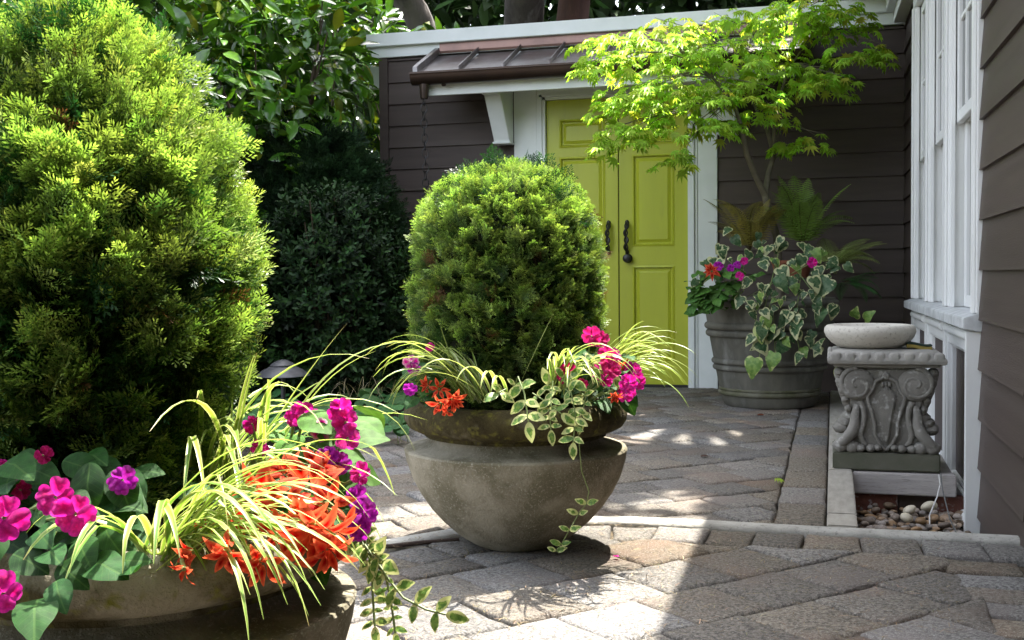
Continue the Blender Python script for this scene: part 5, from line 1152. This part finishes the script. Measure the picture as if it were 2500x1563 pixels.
# middle planter
gb = []
for i in range(46):
    p = at(U(1130, 1200), U(965, 985), 2.98 + U(-.04, .06)); az = U(2.2, 3.9); gb.append(mk(p, (math.cos(az), math.sin(az), U(.8, 2.0)), U(.18, .36), U(.006, .010), U(6, 10), .8))
for (x0, a, L, el, gv) in ((1150, 3.3, .34, 1.2, 7), (1160, 3.0, .34, 1.0, 6.5), (1140, 3.5, .30, 1.6, 9), (1200, 4.4, .20, 1.8, 15), (1240, 4.6, .17, 1.4, 17), (1180, 4.0, .24, 1.8, 12), (1215, 4.75, .19, 1.7, 17), (1150, 3.15, .37, 1.1, 6.5)):
    gb.append(mk(at(x0, 965, 2.95), (math.cos(a), math.sin(a), el), L, .010, gv))
gb.append(mk(at(1260, 960, 2.98), (.45, .1, 1), .24, .004, .4, .6)); gb.append(mk(at(1130, 950, 2.98), (-.45, .1, 1), .2, .005, .4, .5))
grass('cream-striped strap grass arching left over the middle planter rim', PM + Vector((-.07, -.22, .43)), gb)
gb = []
for i in range(30):
    p = at(U(1330, 1400), U(940, 965), 2.98 + U(-.03, .05)); az = U(-1.5, .4); gb.append(mk(p, (math.cos(az), math.sin(az), U(.9, 2.2)), U(.16, .28), U(.006, .009), U(8, 13), .9))
grass('short striped strap grass at the front right of the middle planter', PM + Vector((.09, -.22, .43)), gb)
gb = []
for i in range(62):
    p = at(U(1440, 1490), U(900, 950), 3.22 + U(-.05, .05)); az = U(-.55, .75); gb.append(mk(p, (math.cos(az), math.sin(az), U(.45, 1.9)), U(.16, .31), U(.004, .0062), U(5, 8.5)))
grass('fine yellow grass fanning right in front of the lime door', PM + Vector((.24, .06, .43)), gb)
gb = []
for i in range(110):
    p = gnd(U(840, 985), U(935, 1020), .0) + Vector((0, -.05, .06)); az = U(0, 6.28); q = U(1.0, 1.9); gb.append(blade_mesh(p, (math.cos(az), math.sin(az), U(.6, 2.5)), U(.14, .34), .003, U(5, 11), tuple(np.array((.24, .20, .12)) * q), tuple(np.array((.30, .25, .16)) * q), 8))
grass('dry tan grass tuft in the bed left of the middle planter', (-2.25, 5.7, 0), gb, 'dry_grass', None)

# ================================================================== VINCA TRAILS
def vinca(label, trails, c):
    t = thing('vinca', c, label, 'trailing plant', 'variegated vinca trails')
    for pts, sz in trails:
        P3 = [Vector(p) for p in pts]; stem_tube(t, P3, .0018)
        for i in range(len(P3) - 1):
            L = (P3[i+1] - P3[i]).length; k = max(1, int(L / (sz * .55)))
            for j in range(k):
                p = P3[i].lerp(P3[i+1], (j + .5) / k); tg = (P3[i+1] - P3[i]).normalized(); sd_ = tg.cross(Vector((U(-.3, .3), -1, .2))).normalized()
                for s in (-1, 1): place('leaf', random.choice(VIN), t, orient(p, sd_ * s + tg * U(.1, .7) + Vector((0, -.3, U(-.1, .3))), (U(-.4, .4), -.8, .5), sz * U(.5, 1.0)))
        place('leaf', random.choice(VIN), t, orient(P3[-1], P3[-1] - P3[-2], (0, -1, .4), sz))
    return t
A = at
vinca('yellow-green vinca trailing from the right rim of the front planter', [([A(870, 1300, 1.56), A(905, 1360, 1.52), A(945, 1410, 1.50), A(985, 1460, 1.49), A(1040, 1488, 1.48), A(1088, 1500, 1.48)], .034), ([A(880, 1310, 1.55), A(908, 1380, 1.52), A(910, 1450, 1.51), A(915, 1530, 1.5)], .026), ([A(890, 1330, 1.53), A(940, 1400, 1.5), A(955, 1470, 1.5), A(965, 1545, 1.5)], .022), ([A(880, 1290, 1.56), A(900, 1340, 1.53), A(935, 1370, 1.5)], .038)], PL + Vector((.28, .0, .44)))
vinca('pale variegated vinca hanging over the front of the middle planter', [([A(1250, 960, 2.95), A(1265, 920, 2.92), A(1280, 960, 2.88), A(1290, 1030, 2.86)], .055), ([A(1330, 950, 2.93), A(1350, 930, 2.90), A(1345, 990, 2.87), A(1370, 1010, 2.86)], .050), ([A(1380, 950, 2.92), A(1395, 960, 2.88), A(1405, 1010, 2.87), A(1400, 1080, 2.86)], .045), ([A(1420, 960, 2.93), A(1430, 970, 2.89), A(1420, 1020, 2.88)], .045), ([A(1210, 970, 2.92), A(1235, 950, 2.90), A(1215, 960, 2.88)], .05), ([A(1300, 960, 2.92), A(1340, 985, 2.88), A(1345, 1050, 2.87)], .042), ([A(1370, 930, 2.94), A(1380, 915, 2.92), A(1400, 930, 2.9)], .05), ([A(1440, 880, 3.0), A(1450, 900, 2.98), A(1520, 920, 2.98)], .05)], PM + Vector((.05, -.26, .43)))
vt = thing('vinca', PM + Vector((.16, -.28, .42)), 'single long vinca strand hanging down the bowl of the middle planter', 'trailing plant', 'variegated vinca trails')
PP = [A(1412, 1050, 2.875), A(1416, 1110, 2.87), A(1420, 1150, 2.90), A(1438, 1200, 2.93), A(1432, 1230, 2.95), A(1412, 1255, 2.97), A(1390, 1295, 3.0), A(1370, 1330, 3.03), A(1358, 1345, 3.05)]
stem_tube(vt, PP, .0014)
for i in range(4, 9):
    for s in (-1, 1): place('leaf', random.choice(VIN), vt, orient(PP[i], (s * .8, -.3, .35), (0, -1, .3), .032 * U(.8, 1.2)))

# ================================================================== BED PLANTS AND SMALL THINGS
gi = thing('wild_ginger', (-2.6, 5.5, -.02), 'low patch of round green ground cover leaves by the path light', 'ground cover')
for k in range(260):
    x, y = U(600, 985), U(915, 1050); p = gnd(x, y, U(.04, .13)); 
    if p.x > -1.95: continue
    place('leaf', random.choice(GING), gi, orient(p, (U(-1, 1), U(-1, .4), U(-.3, .3)), (U(-.3, .3), -.35, 1), U(.06, .105)))
    if k % 3 == 0: stem_tube(gi, [p, (p.x + U(-.03, .03), p.y + .03, -.03)], .002)
# conifer needles and bits scattered on the paving
K = 9500; px_ = RNG.uniform(-2.2, .3, K); py_ = np.where(RNG.random(K) < .6, RNG.uniform(2.3, 3.6, K), RNG.uniform(3.7, 7.9, K)); keepm = ~((py_ > 3.6) & (px_ > -.03)); px_, py_ = px_[keepm], py_[keepm]; K = len(px_)
zz = np.array([(-.0055 if ((y < 3.63 and x > -.8) or y < 3.0) else .0045) for x, y in zip(px_, py_)]); P = np.stack([px_, py_, zz], -1)
tv = np.array([(-.035, 0, 0), (.035, 0, 0), (.05, .5, .03), (-.02, .5, .03), (.02, 1, .0), (-.05, 1, .0)]); tf = np.array([(0, 1, 2, 3), (3, 2, 4, 5)]); tc = np.zeros(6)
d = np.c_[RNG.normal(size=(K, 2)), RNG.uniform(-.02, .12, K)]; n_ = np.tile([0., 0, 1], (K, 1))
V, F, C = scatter(tv, tf, tc, P, frames(d, n_), RNG.uniform(.008, .026, K), vary((.26, .20, .12), K, .35), vary((.26, .20, .12), K, .35))
tag(link('litter', raw_mesh('litter', V, F, C, LM['straw'])), 'dry tan conifer needles scattered over the paving', 'litter', kind='stuff')
for i, (x, y, s_, lab, ms_) in enumerate(((1895, 1170, .05, 'yellow-green maple leaf lying on the straight border course', mlv), (1848, 1010, .05, 'small reddish fallen leaf lying near the barrel foot', None), (1730, 1110, .045, 'small brown fallen leaf on the shaded court paving', None), (1510, 1355, .018, 'tiny pink fallen petal beside the planter shadow', MAG))):
    p = gnd(x, y, .012 if y < 1290 else .0)
    if ms_ is None:
        V_, F_, T_ = fan_leaf(OVATE, .6); me = fan_mesh('fallen_leaf', V_, F_, T_, (.16, .05, .025) if i == 1 else (.07, .04, .03), (.2, .08, .04), LM['straw'])
    else: me = ms_[0]
    o = bpy.data.objects.new('fallen_leaf' if i < 3 else 'fallen_petal', me); COL.objects.link(o); o.matrix_world = orient(p, (U(-1, 1), U(-1, 1), .05), (0, -.2, 1), s_); tag(o, lab, 'leaf' if i < 3 else 'petal')
b = MB(); b.tube([gnd(940, 1335, -.002), gnd(1030, 1325, -.003), gnd(1120, 1318, -.004)], .007, 8); tag(b.build('drip_pipe', M['steeledge'], smooth=True), 'thin dark brown irrigation pipe along the kerb behind the planter', 'pipe')
b = MB(); b.lathe([(.10, 0), (.125, .09), (.13, .092), (.13, .11), (.115, .11), (.11, .09)], *(at(1933, 640, 7.25) - Vector((0, 0, .10))), 28); tag(b.build('terracotta_pot', M['terracotta'], smooth=True), 'small terracotta pot sunk among the leaves behind the ivy', 'pot')
